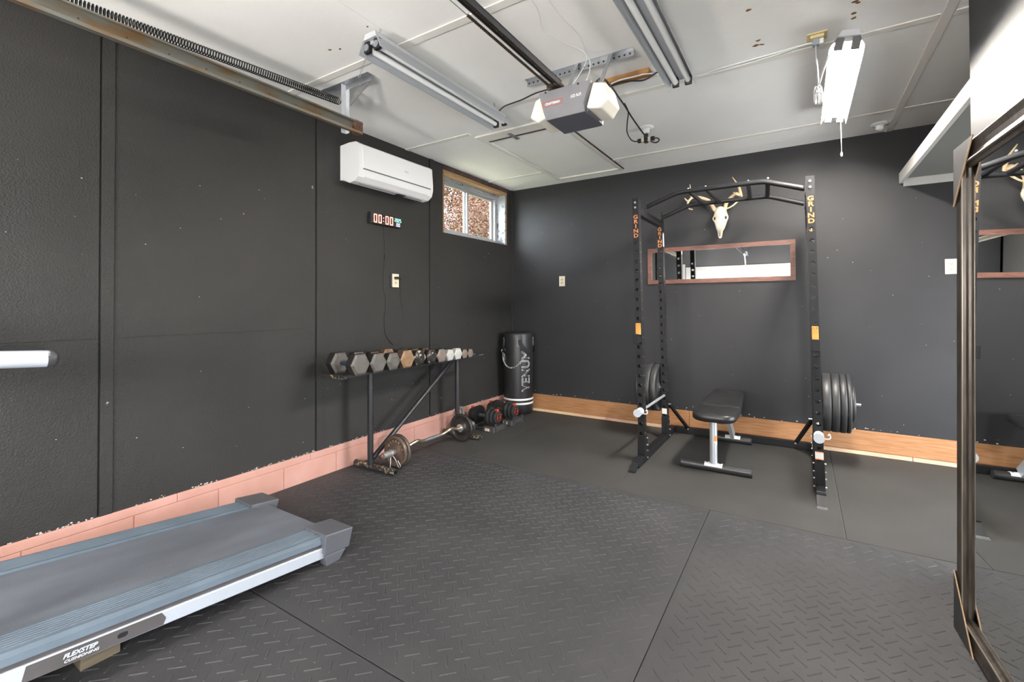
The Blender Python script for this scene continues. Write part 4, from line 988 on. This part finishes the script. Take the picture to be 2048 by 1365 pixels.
# end caps
for x0, s in ((.888, 1), (.42, -1)):
    cp = MB(); w_ = .180
    xa, xb = sorted((x0, x0+s*w_))
    def q(x, sx_, h): return TP(x, sx_, h)
    top = .010
    cp.add([q(xa, .125, top), q(xb, .125, top), q(xb, -.035, top-.004), q(xa, -.035, top-.004), q(xa, .125, -.015), q(xb, .125, -.085), q(xb, -.02, -.085), q(xa, -.02, -.02)],
           [(0, 3, 2, 1), (4, 5, 6, 7), (0, 1, 5, 4), (1, 2, 6, 5), (2, 3, 7, 6), (3, 0, 4, 7)])
    c_ = cp.build('end_cap', M_tcap, tm, bev=.005)
    xo_ = x0+s*w_; xa, xb = sorted((xo_, xo_-s*.05))
    MB().add([q(xa, .118, -.085), q(xb, .118, -.085), q(xb, .0, -.085), q(xa, .0, -.085), (xa, -3.418, .0), (xb, -3.418, .0), (xb, -3.345, .0), (xa, -3.345, .0)], [(0, 3, 2, 1), (4, 5, 6, 7), (0, 1, 5, 4), (1, 2, 6, 5), (2, 3, 7, 6), (3, 0, 4, 7)]).build('foot', M_tcap, tm, bev=.003)
MB().add([TP(x, s, h) for x, s, h in ((.28, TL-.02, .0), (1.03, TL-.02, .0), (1.03, TL+.34, .06), (.28, TL+.34, .06), (.28, TL-.02, -.10), (1.03, TL-.02, -.10), (1.03, TL+.38, -.13), (.28, TL+.38, -.13))], [(0, 1, 2, 3), (7, 6, 5, 4), (0, 4, 5, 1), (1, 5, 6, 2), (2, 6, 7, 3), (3, 7, 4, 0)]).build('motor_hood', M_tcap, tm, bev=.02, seg=3)
MB().box(.26, 1.05, -5.22, -5.14, .0, .09).build('front_foot', M_tcap, tm, bev=.006)
for x in (.285, 1.025):
    MB().bar((x, -4.98, .12), (x, -5.06, 1.20), .06, .08, (0, 1, 0)).build('post', M_twhite, tm, bev=.006)
    hr = MB().tube([(x, -5.04, 1.135), (x, -4.378, 1.090)], .0258, 22).build('handrail', M_twhite, tm)
    MB().lathe([(.0262, -.010), (.0262, .004), (.023, .012), (.012, .018), (.0001, .0195)], (x, -4.376, 1.0898), 'y', 22).build('grip_cap', mat('dark_rubber_cap', (.045, .045, .048), .35), hr)
MB().box(.25, 1.06, -5.16, -4.98, 1.15, 1.28).build('console', M_tcap, tm, bev=.02, seg=3)
MB().box(.79, .906, -4.268, -4.158, 0, .042).solo('wood_block', mat('weathered_lumber', rgb('#6f6350'), .7, col2=rgb('#5f5342'), vscale=6, stretch=(9, 1, 9)), 'small pale wood block wedged under the treadmill', 'wood block', (.85, -4.21, 0), bev=.002)

# ================================================================== ON THE CEILING
def shop_light(name, cx, y0, y1, zr, lit, label, chain_pts, W=.155):
    t = thing(name, label, 'ceiling light', (cx, (y0+y1)/2, ZC), 'two-tube shop lights')
    h = .064; tb = .050       # housing half width
    w2 = W/2
    P = [(-w2, 0), (-w2+.004, .018), (-tb, h), (tb, h), (w2-.004, .018), (w2, 0), (w2-.003, .0015), (w2-.007, .018), (tb-.002, h-.003), (-tb+.002, h-.003), (-w2+.007, .018), (-w2+.003, .0015)]
    MB().prism(P, (cx, y0, zr), (1, 0, 0), (0, 0, 1), (0, y1-y0, 0)).build('reflector', M_refl, t)
    MB().prism([(-tb+.004, h), (-.036, h+.030), (.036, h+.030), (tb-.004, h)], (cx, y0+.004, zr), (1, 0, 0), (0, 0, 1), (0, y1-y0-.008, 0)).build('housing', M_white_metal, t, bev=.003)
    MB().prism([(-.020, h-.003), (-.014, .044), (.014, .044), (.020, h-.003)], (cx, y0+.02, zr), (1, 0, 0), (0, 0, 1), (0, y1-y0-.04, 0)).build('ballast_cover', M_refl, t)
    for s in (-1, 1):
        x = cx+s*.035
        MB().cyl((x, y0+.030, zr+.031), (x, y1-.030, zr+.031), .0150 if lit else .0158, 16).build('tube', M_tubeon if lit else M_tubeoff, t)
        for ya, yb in ((y0+.012, y0+.034), (y1-.034, y1-.012)):
            MB().box(x-.019, x+.019, ya, yb, zr+.006, zr+h-.002).build('lampholder', M_black if not lit else mat('grey_lampholder', (.12, .12, .12), .5), t, bev=.004)
            if not lit: MB().cyl((x, ya-.003, zr+.031), (x, yb+.003, zr+.031), .0172, 16).build('tube_cap', M_steel, t)
    for pts, hang in chain_pts:
        a, b = Vector(pts[0]), Vector(pts[1]); N = max(2, int((b-a).length/.016)); mb = MB()
        for k in range(N):
            p, q = a+(b-a)*(k/N), a+(b-a)*((k+1)/N); c = (p+q)/2; d = (q-p).normalized(); sd = d.orthogonal().normalized()
            if k % 2: sd = d.cross(sd)
            mb.tube([c+d*(.0095*cos(2*pi*j/8))+sd*(.0042*sin(2*pi*j/8)) for j in range(8)], .0012, 5, closed=True)
        mb.build('chain', M_steel, t)
        if hang: MB().torus(a+Vector((0, 0, -.008)), .009, .0016, 'x', 12, 6).build('hook', M_steel, t)
    return t
shop_light('shop_light', 1.20, -3.275, -2.075, 2.522, False, 'unlit two-tube shop light hanging at the left beside the opener',
           [(((1.155, -3.20, ZC), (1.135, -3.285, 2.40)), True), (((1.20, -3.20, ZC), (1.20, -3.22, 2.61)), False), (((1.20, -2.17, ZC), (1.20, -2.17, 2.61)), True)])
shop_light('shop_light', 2.432, -3.215, -2.015, 2.522, False, 'unlit two-tube shop light over the middle right of the opener',
           [(((2.432, -3.10, ZC), (2.432, -3.10, 2.61)), True), (((2.432, -2.13, ZC), (2.432, -2.13, 2.61)), True)])
rl = shop_light('shop_light', 3.240, -2.01, -.86, 2.522, True, 'glowing two-tube shop light hanging at the right',
           [(((3.235, -1.885, ZC), (3.235, -1.96, 2.612)), True), (((3.225, -.96, ZC), (3.225, -.96, 2.612)), True)], W=.150)
rl.rotation_euler.y = radians(11)
RLM = (Matrix.Translation(ORG[rl]) @ Matrix.Rotation(radians(11), 4, 'Y')).inverted() @ Matrix.Translation(ORG[rl])
MB().tube(bez([(3.255, -.90, 2.53), (3.256, -.90, 2.42), (3.257, -.90, 2.31)], 4), .0018, 6).build('pull_cord', M_ivory, rl).matrix_parent_inverse = RLM
MB().lathe([(.002, 0), (.006, .003), (.0065, .02), (.004, .03), (.002, .032)], (3.257, -.90, 2.28), 'z', 10).build('pull_knob', M_ivory, rl).matrix_parent_inverse = RLM
def added_fill_light(x, y, label, z=1.42, gname='fill_globe', W=None, R=.115):  # added lamp, out of view, to fill the walls and ceiling
    t = thing('added_fill_light', label, 'fill light', (x, y, 0), 'added fill globes on tripods')
    for k in range(3):
        a = 2*pi*k/3+.3; MB().cyl((x, y, z*.44), (x+.27*z*cos(a), y+.27*z*sin(a), .012), .011, 10).build('leg', M_blackp, t)
    MB().cyl((x, y, z*.28), (x, y, z-.13), .013, 12).build('pole', M_blackp, t)
    MB().lathe([(.014, 0), (.05, .004), (.055, .02), (.03, .035)], (x, y, z-.14), 'z', 20).build('lamp_base', M_black, t)
    MB().ball((x, y, z), R, n=24, m=16).build('globe', mat(gname, (1.0, .95, .88), .4, emit=W or GLOBE_W), t)
added_fill_light(1.35, -6.0, 'added fill light, a glowing globe on a tripod behind the camera at the left')
added_fill_light(2.75, -6.0, 'added fill light, a glowing globe on a tripod behind the camera at the right')

# --- garage door opener
op = thing('garage_door_opener', 'grey garage door opener with frosted lamp covers hung from the ceiling', 'door opener', (2.01, -2.62, 2.35))
oy0, oy1 = -2.735, -2.50
F0 = [(1.860, 2.352), (2.150, 2.352), (2.112, 2.222), (1.898, 2.222)]
def op_body():
    vs = [(1.862, oy0, 2.352), (2.150, oy0, 2.352), (2.118, oy0-.012, 2.245), (1.895, oy0-.012, 2.245), (2.114, oy0+.012, 2.206), (1.900, oy0+.012, 2.206),
          (1.862, oy1, 2.352), (2.150, oy1, 2.352), (2.125, oy1, 2.206), (1.898, oy1, 2.206)]
    fs = [(0, 1, 2, 3), (3, 2, 4, 5), (5, 4, 8, 9), (6, 9, 8, 7), (0, 6, 7, 1), (1, 7, 8, 4, 2), (0, 3, 5, 9, 6)]
    b = MB(); b.add(vs, fs); return b
bd = op_body(); bd.mi = [0, 0, 1, 0, 0, 0, 0]; bd.build('housing', [M_openg, M_openl], op, bev=.003)
nrm = Vector((0, -1, .112)).normalized()
def face_pt(x, z): return Vector((x, oy0-.012*(2.352-z)/.107-.0008, z))
Yv = (face_pt(2, 2.34)-face_pt(2, 2.25)).normalized()
text('lettering', 'CRAFTSMAN', .0165, M_whprint, op, face_pt(1.946, 2.280), (1, 0, 0), Yv, bold=.0005, sx=.86)
rd = MB()
x0, x1, z0, z1 = 1.892, 2.000, 2.266, 2.294
for a, b_ in (((x0, z0), (x1, z0)), ((x1, z0), (x1, z1)), ((x1, z1), (x0, z1)), ((x0, z1), (x0, z0))): rd.bar(face_pt(*a), face_pt(*b_), .0022, .0022)
rd.build('logo_border', M_red, op)
text('lettering', '1/2 H.P.', .022, M_whprint, op, face_pt(2.075, 2.288), (1, 0, 0), Yv, bold=.0005, shear=.2, sx=.85)
for x in (1.905, 2.085): MB().cyl(face_pt(x, 2.345), face_pt(x, 2.345)+Vector((0, -.004, 0)), .005, 8).build('screw', M_black, op)
def lens(xi_t, xi_b, s, wt, wb):
    vs = []
    for x, y, z in ((xi_t, oy0+.03, 2.352), (xi_t+s*wt, oy0+.05, 2.345), (xi_t+s*wb, oy0+.035, 2.255), (xi_b+s*wb*.8, oy0+.035, 2.215), (xi_b, oy0+.012, 2.222)):
        vs.append((x, y, z))
    vs2 = [(x, oy1-.02 if i not in (1, 2) else oy1-.045, z) for i, (x, y, z) in enumerate(vs)]
    b = MB(); b.add(vs+vs2, [(0, 1, 2, 3, 4), (9, 8, 7, 6, 5), (0, 5, 6, 1), (1, 6, 7, 2), (2, 7, 8, 3), (3, 8, 9, 4), (4, 9, 5, 0)]); return b
lens(1.864, 1.896, -1, .050, .075).build('lamp_cover', M_lens, op, bev=.010, seg=3)
lens(2.148, 2.120, 1, .060, .085).build('lamp_cover', M_lens, op, bev=.010, seg=3)
MB().box(2.122, 2.128, oy0+.02, oy1-.02, 2.206, 2.236).build('socket_plate', M_openl, op)
for x0, x1 in ((1.915, 1.905), (2.105, 2.115)):
    MB().bar((x0, -2.55, 2.35), (x1, -2.35, 2.665), .022, .004, (0, 1, 0)).build('hanger_strap', M_steel, op)
# rail with chain back to the door header
rz = 2.395; b = MB()
b.box(1.955, 1.985, -6.55, oy0+.02, rz-.004, rz).box(1.955, 1.959, -6.55, oy0+.02, rz-.03, rz).box(1.981, 1.985, -6.55, oy0+.02, rz-.03, rz)
b.build('rail', M_rail, op)
for side, ya in ((1.970, -5.2), (1.925, -3.42)):
    ch_ = MB(); y = ya; zz = rz-.022 if side > 1.95 else rz-.02
    while y < -2.74:
        ch_.box(side-.0035, side+.0035, y, y+.0085, zz-.0045, zz+.0045); ch_.box(side-.006, side+.006, y+.0035, y+.008, zz-.003, zz+.003); y += .0125
    tag(ch_.build('drive_chain', M_chain, op), kind='stuff')
MB().cyl((1.925, -3.42, rz-.02), (1.925, -6.4, rz-.02), .0018, 6).build('return_cable', M_steel, op)
MB().lathe([(.004, 0), (.045, 0), (.045, .008), (.004, .008)], (1.95, -2.715, rz-.028), 'z', 24).build('sprocket', M_chain, op)
MB().box(1.93, 2.01, -6.75, -6.55, rz-.05, rz+.03).build('header_bracket', M_steel, op)
MB().bar((1.97, -6.42, rz-.02), (1.97, -6.70, 2.02), .025, .008).build('door_arm', M_steel, op)
# perforated angle iron
ang = MB(); n = 12; ya = -2.348
xs_ = [1.562+k*.0308 for k in range(22)]
ang.box(1.552, 2.236, ya+.030, ya+.033, ZC-.034, ZC)
ho = MB()
ang.box(1.552, 2.236, ya, ya+.033, ZC-.003, ZC-.0005)
ai = thing('angle_iron', 'perforated steel angle iron screwed to the ceiling above the opener', 'angle iron', (1.89, ya, ZC))
# perforated face toward the room: ring cells
fc = MB()
x = 1.552
while x < 2.22:
    c = x+.0154; ci = [(c+.0062*cos(2*pi*k/n), ya+.0295, ZC-.018+.0062*sin(2*pi*k/n)) for k in range(n)]; ou = []
    for k in range(n):
        cc_, ss = cos(2*pi*k/n), sin(2*pi*k/n); q = max(abs(cc_)/.0154, abs(ss)/.017); ou.append((c+cc_/q, ya+.0295, ZC-.018+ss/q))
    fc.add(ci+ou, [(k, (k+1) % n, n+(k+1) % n, n+k) for k in range(n)])
    for sx in (-1, 1):
        for sz in (-1, 1):
            a0 = (c+sx*.0154, ya+.0295, ZC-.018+sz*.017); cand = sorted(ou, key=lambda p: abs(p[0]-a0[0])+abs(p[2]-a0[2]))[:2]; fc.add([a0, *cand], [(0, 1, 2)])
    ho.add([(c+.0062*cos(2*pi*k/n), ya+.0298, ZC-.018+.0062*sin(2*pi*k/n)) for k in range(n)], [tuple(range(n))])
    x += .0308
fc.build('perforated_face', M_steel, ai); ho.build('holes', M_black, ai); ang.build('flange', M_steel, ai)
MB().box(1.965, 2.255, -2.085, -2.015, ZC-.030, ZC-.0005).solo('lumber_block', M_block, 'orange stained board screwed to the ceiling behind the opener', 'board', (2.11, -2.05, ZC), bev=.006)

# --- cords on the ceiling
cable('extension_cable', [(2.06, -2.505, 2.352), (2.068, -2.49, 2.43), (2.085, -2.455, 2.485), (2.105, -2.41, 2.495), (2.112, -2.36, 2.48), (2.085, -2.28, 2.52), (2.045, -2.18, 2.57), (2.015, -2.06, 2.62), (1.985, -1.85, 2.645), (1.972, -1.673, 2.650), (1.963, -1.475, 2.635), (1.973, -1.284, 2.60), (1.990, -1.15, 2.568), (2.03, -1.10, 2.553), (2.065, -1.12, 2.558), (2.062, -1.145, 2.568), (2.040, -1.154, 2.571)], .0055, M_black, 'black extension cord running from the opener to the ceiling socket', 'cord')
cable('extension_cable', [(1.985, -1.72, 2.648), (1.965, -1.58, 2.645), (1.915, -1.45, 2.62), (1.875, -1.33, 2.595), (1.868, -1.22, 2.575), (1.88, -1.17, 2.571), (1.905, -1.154, 2.571)], .0045, M_black, 'thin black cord looping left into the ceiling socket', 'cord')
cable('extension_cable', [(1.232, -2.17, 2.602), (1.27, -2.155, 2.635), (1.33, -2.15, 2.645), (1.43, -2.18, 2.635), (1.60, -2.28, 2.60), (1.80, -2.42, 2.52), (1.86, -2.46, 2.46)], .005, M_black, 'black cord from the left shop light to the opener', 'cord')
cable('extension_cable', [(2.015, -2.07, 2.622), (2.08, -2.085, 2.622), (2.15, -2.09, 2.61), (2.23, -2.10, 2.59), (2.31, -2.10, 2.615), (2.375, -2.12, 2.60)], .005, M_black, 'black cord sagging from the ceiling board to the middle shop light', 'cord')
cable('extension_cable', [(2.02, -2.085, 2.628), (2.08, -2.093, 2.632), (2.16, -2.092, 2.630), (2.25, -2.06, 2.640), (2.34, -1.94, 2.655), (2.48, -1.84, 2.658), (2.62, -1.85, 2.662), (2.80, -1.86, 2.662), (2.95, -1.875, 2.66), (3.05, -1.91, 2.645), (3.08, -1.925, 2.635)], .0045, M_whitep, 'white cord stapled along the ceiling to the outlet', 'cord')
cable('extension_cable', [(2.36, -1.83, 2.662), (2.60, -1.815, 2.662), (2.85, -1.835, 2.662), (3.02, -1.885, 2.655), (3.075, -1.91, 2.642)], .004, M_whitep, 'second white cord beside the first along the ceiling strip', 'cord')
cable('control_wire', [(1.985, -3.35, 2.662), (1.965, -2.95, 2.66), (1.905, -2.76, 2.66), (1.945, -2.60, 2.66), (2.0, -2.48, 2.655), (2.01, -2.45, 2.62), (1.98, -2.46, 2.55), (1.90, -2.50, 2.42)], .0022, M_whitep, 'thin white wire from the ceiling down to the opener', 'cord')
cable('control_wire', [(2.05, -3.15, 2.662), (2.03, -2.85, 2.66), (2.04, -2.62, 2.66), (2.012, -2.47, 2.655), (2.02, -2.42, 2.60), (2.0, -2.44, 2.50), (1.93, -2.49, 2.40)], .0022, M_whitep, 'second thin white wire right of the opener rail', 'cord')
# --- porcelain sockets
def socket(name, x, y, label):
    t = thing(name, label, 'light socket', (x, y, ZC), 'porcelain ceiling sockets')
    MB().lathe([(.058, 0), (.060, -.004), (.057, -.010), (.036, -.016), (.028, -.022), (.026, -.045), (.023, -.049), (.018, -.049), (.018, -.03), (.0001, -.03)], (x, y, ZC), 'z', 32).build('porcelain_base', M_whitep, t)
    return t
s1 = socket('lamp_socket', 1.972, -1.154, 'white porcelain ceiling socket holding a plug adapter behind the opener')
MB().lathe([(.0001, -.03), (.017, -.03), (.017, -.055), (.0001, -.055)], (1.972, -1.154, ZC), 'z', 16).build('bulb_thread', M_ivory, s1)
ad = thing('socket_adapter', 'black plug adapter with two plugs in the ceiling socket', 'adapter', (1.972, -1.154, 2.56))
MB().box(1.957, 1.987, -1.170, -1.138, 2.545, 2.618).build('adapter_body', M_black, ad, bev=.004)
for s in (-1, 1):
    MB().box(*sorted((1.972+s*.015, 1.972+s*.036)), -1.166, -1.142, 2.556, 2.586).build('plug_face', M_ivory, ad)
    MB().box(*sorted((1.972+s*.036, 1.972+s*.068)), -1.167, -1.141, 2.555, 2.587).build('plug', M_black, ad, bev=.006)
MB().tube([(1.972, -1.154, 2.545), (1.972, -1.154, 2.47)], .0013, 5).build('pull_chain', M_steel, ad)
socket('lamp_socket', 3.545, -.235, 'empty white porcelain ceiling socket near the back wall')
# --- ceiling outlet
co = thing('ceiling_outlet', 'cream outlet box on the ceiling beside the glowing light', 'outlet', (3.093, -1.915, ZC))
MB().box(3.048, 3.138, -1.965, -1.875, ZC-.006, ZC-.0003).build('mounting_plate', M_cream, co, bev=.002)
MB().box(3.062, 3.124, -1.952, -1.888, ZC-.022, ZC-.006).build('socket_body', M_cream, co, bev=.003)
MB().box(3.072, 3.102, -1.945, -1.910, ZC-.055, ZC-.022).solo('grey_plug', mat('grey_plug', (.30, .33, .37), .45), 'grey plug in the ceiling outlet', 'plug', (3.087, -1.93, ZC-.022), bev=.004)
MB().box(3.096, 3.122, -1.935, -1.900, ZC-.050, ZC-.0225).solo('white_plug', M_whitep, 'white plug in the ceiling outlet', 'plug', (3.109, -1.917, ZC-.022), bev=.004)
gc = mat('grey_cord', (.42, .43, .45), .45)
cable('power_cable', [(3.087, -1.93, 2.615), (3.087, -1.93, 2.56), (3.092, -1.925, 2.50), (3.095, -1.92, 2.44), (3.098, -1.915, 2.41), (3.105, -1.925, 2.43), (3.128, -1.95, 2.50), (3.160, -1.975, 2.555), (3.176, -1.98, 2.57)], .0038, gc, 'grey cord from the ceiling outlet to the glowing light', 'cord')
bn_ = MB()
for k in range(7):
    x = 3.092+random.uniform(-.012, .012); y = -1.915+random.uniform(-.01, .01); bn_.tube([Vector((x+.010*cos(2*pi*j/14), y+.004*sin(4*pi*j/14), 2.355+.048*sin(2*pi*j/14))) for j in range(14)], .0034, 6, closed=True)
bn_.torus((3.094, -1.915, 2.365), .016, .0035, 'z', 12, 6).solo('cord_bundle', gc, 'tied bundle of grey cord hanging beside the glowing light', 'cord', (3.094, -1.915, 2.30))

# --- garage door track, spring and hanger on the left
TX = .60; z_t = lambda y: 2.398
tk = thing('door_track', 'rusty steel garage door track running along the left wall', 'door track', (TX, -4.3, 2.36))
def ext_y(mbx, poly, y0, y1, nseg=1): mbx.prism([(p[0], p[1]+z_t(y0)) for p in poly], (TX, y0, 0), (1, 0, 0), (0, 0, 1), (0, y1-y0, z_t(y1)-z_t(y0)))
b = MB()
C = [(-.012, .037), (.020, .037), (.026, .030), (.026, .026), (.0225, .026), (.0225, .033), (-.009, .033), (-.009, -.032), (.012, -.033), (.0225, -.025), (.0255, -.026), (.022, -.040), (-.012, -.037)]
ext_y(b, C, -6.5, -2.832); b.build('channel', M_trackm, tk)
for k in range(16):
    y = -2.875-.012*k if k < 2 else -2.965-.155*(k-2)
    MB().cyl((TX-.0088, y, z_t(y)-.002), (TX-.0078, y, z_t(y)-.002), .0035, 8).build('hole', M_black, tk)
MB().box(TX-.022, TX+.020, -2.885, -2.828, 2.356, 2.438).build('end_stop', M_rusty, tk, bev=.002)
MB().cyl((TX-.009, -2.85, 2.40), (TX+.03, -2.85, 2.40), .008, 8).build('end_bolt', M_rusty, tk)
sp = thing('extension_spring', 'long black extension spring stretched above the door track', 'spring', (.545, -4.2, 2.45))
pa, pb = Vector((.545, -5.6, 2.397)), Vector((.545, -2.955, 2.546))
turns = 210; pts = []
D = (pb-pa); dn = D.normalized(); sx_ = dn.cross(Vector((0, 0, 1))).normalized(); sy_ = sx_.cross(dn)
for k in range(turns*9+1):
    q = k/(turns*9); u = q**.82 if False else q
    a = 2*pi*k/9; pts.append(pa+D*u+sx_*(.021*cos(a))+sy_*(.021*sin(a)))
MB().tube(pts, .0028, 5).build('coil', M_spring, sp)
MB().torus(pb+Vector((0, .035, .0)), .017, .003, 'x', 16, 6).build('end_ring', M_rusty, sp)
MB().tube(bez([pa, pa+Vector((0, -.3, -.02)), (.545, -6.5, 2.36)], 4), .003, 6).build('pull_cable', M_steel, sp)
hg = thing('track_hanger', 'galvanised angle bracket hanging the door track from the ceiling', 'bracket', (.55, -2.83, ZC))
MB().box(.355, .800, -2.945, -2.905, ZC-.003, ZC-.0003).box(.355, .800, -2.909, -2.905, ZC-.038, ZC-.003).build('ceiling_angle', M_steel, hg)
MB().box(.549, .553, -2.940, -2.904, 2.352, 2.664).box(.549, .584, -2.908, -2.904, 2.352, 2.664).build('drop_angle', M_white_metal, hg)
MB().bar((.775, -2.902, 2.645), (.575, -2.902, 2.530), .022, .003, (0, 1, 0)).build('diagonal_strap', M_steel, hg)
for x, z in ((.57, 2.652), (.775, 2.652), (.567, 2.53)): MB().cyl((x, -2.904, z), (x, -2.896, z), .006, 8).build('bolt', M_steel, hg)

# ================================================================== OUTSIDE THE WINDOW
struct('ground_outside', MB().box(-60, -.3, -40, 60, -.5, -.3).box(-.3, 60, .2, 60, -.5, -.3).box(22, 60, -40, .2, -.5, -.3), M_lawn)
struct('added_sky_blocker', MB().box(4.93, 7.0, -2.9, .3, 2.24, 2.34), M_shelf)  # unseen slab added to keep steep sky light off the floor
struct('added_bounce_ground', MB().box(-.3, 22, -22, .2, -.5, -.17), mat('pale_bounce_surface', (.62, .61, .59), .9, col2=(.56, .55, .53), vscale=3))  # unseen pale ground added to bounce light up to the ceiling
def tree(name, base, H, crown, seed, label, lm_, nl, dens):
    rnd = random.Random(seed); t = thing(name, label, 'tree', base, 'trees outside the window'); B0 = Vector(base)
    tr = MB(); tips = []
    def branch(p, d, L, r, lev):
        pts = [p]; q = p.copy(); dd = d.copy()
        for k in range(4):
            dd = (dd+Vector((rnd.uniform(-.18, .18), rnd.uniform(-.18, .18), rnd.uniform(-.05, .14)))).normalized(); q = q+dd*(L/4); pts.append(q.copy())
            if lev >= 2: tips.append((q.copy(), lev))
        tr.tube(pts, [r*(1-.55*k/4) for k in range(5)], 6 if lev else 9)
        if lev < 3:
            for k in range(5 if lev == 0 else 4):
                s = rnd.uniform(.3, 1.0) if lev else rnd.uniform(.35, 1.0); i = min(3, int(s*4)); pp = pts[i]+(pts[i+1]-pts[i])*(s*4-i)
                a = rnd.uniform(0, 2*pi); nd = (dd*.55+Vector((cos(a), sin(a), rnd.uniform(.1, .6)))).normalized()
                branch(pp, nd, L*rnd.uniform(.45, .65), r*.45, lev+1)
    branch(B0, Vector((0, 0, 1)), H*.62, H*.018, 0)
    tr.build('trunk', M_bark, t)
    fo = MB()
    for k in range(nl):
        c, lev = rnd.choice(tips); c = c+Vector((rnd.gauss(0, .34), rnd.gauss(0, .34), rnd.gauss(0, .28)))*dens
        a = Vector((rnd.uniform(-1, 1), rnd.uniform(-1, 1), rnd.uniform(-1, 1))).normalized(); b2 = a.orthogonal().normalized(); s = rnd.uniform(.028, .052)
        fo.cur = 0 if rnd.random() < .45 else (1 if rnd.random() < .65 else 2)
        fo.add([c-a*s, c+b2*s*.55, c+a*s, c-b2*s*.55], [(0, 1, 2, 3)])
    tag(fo.build('foliage', lm_, t), kind='stuff')
L3 = [M_leaf1, M_leaf2, M_leaf3]
tree('maple_tree', (-5.9, 7.6, -.3), 8.6, 2.6, 11, 'rust coloured autumn tree in the left window pane', L3, 24000, 1.1)
tree('maple_tree', (-4.6, 9.0, -.3), 9.0, 2.6, 23, 'rust coloured autumn tree in the right window pane', L3, 24000, 1.1)
tree('maple_tree', (-11.5, 11.0, -.3), 8.4, 2.8, 5, 'farther ochre autumn tree low behind the window panes', [M_leaf2, M_leaf1, M_leaf3], 9000, 1.2)
tree('pine_tree', (-7.6, 4.9, -.3), 7.6, 2, 31, 'dark green tree at the left edge of the window', [M_leafg, M_leafg, M_leafg], 2500, .8)
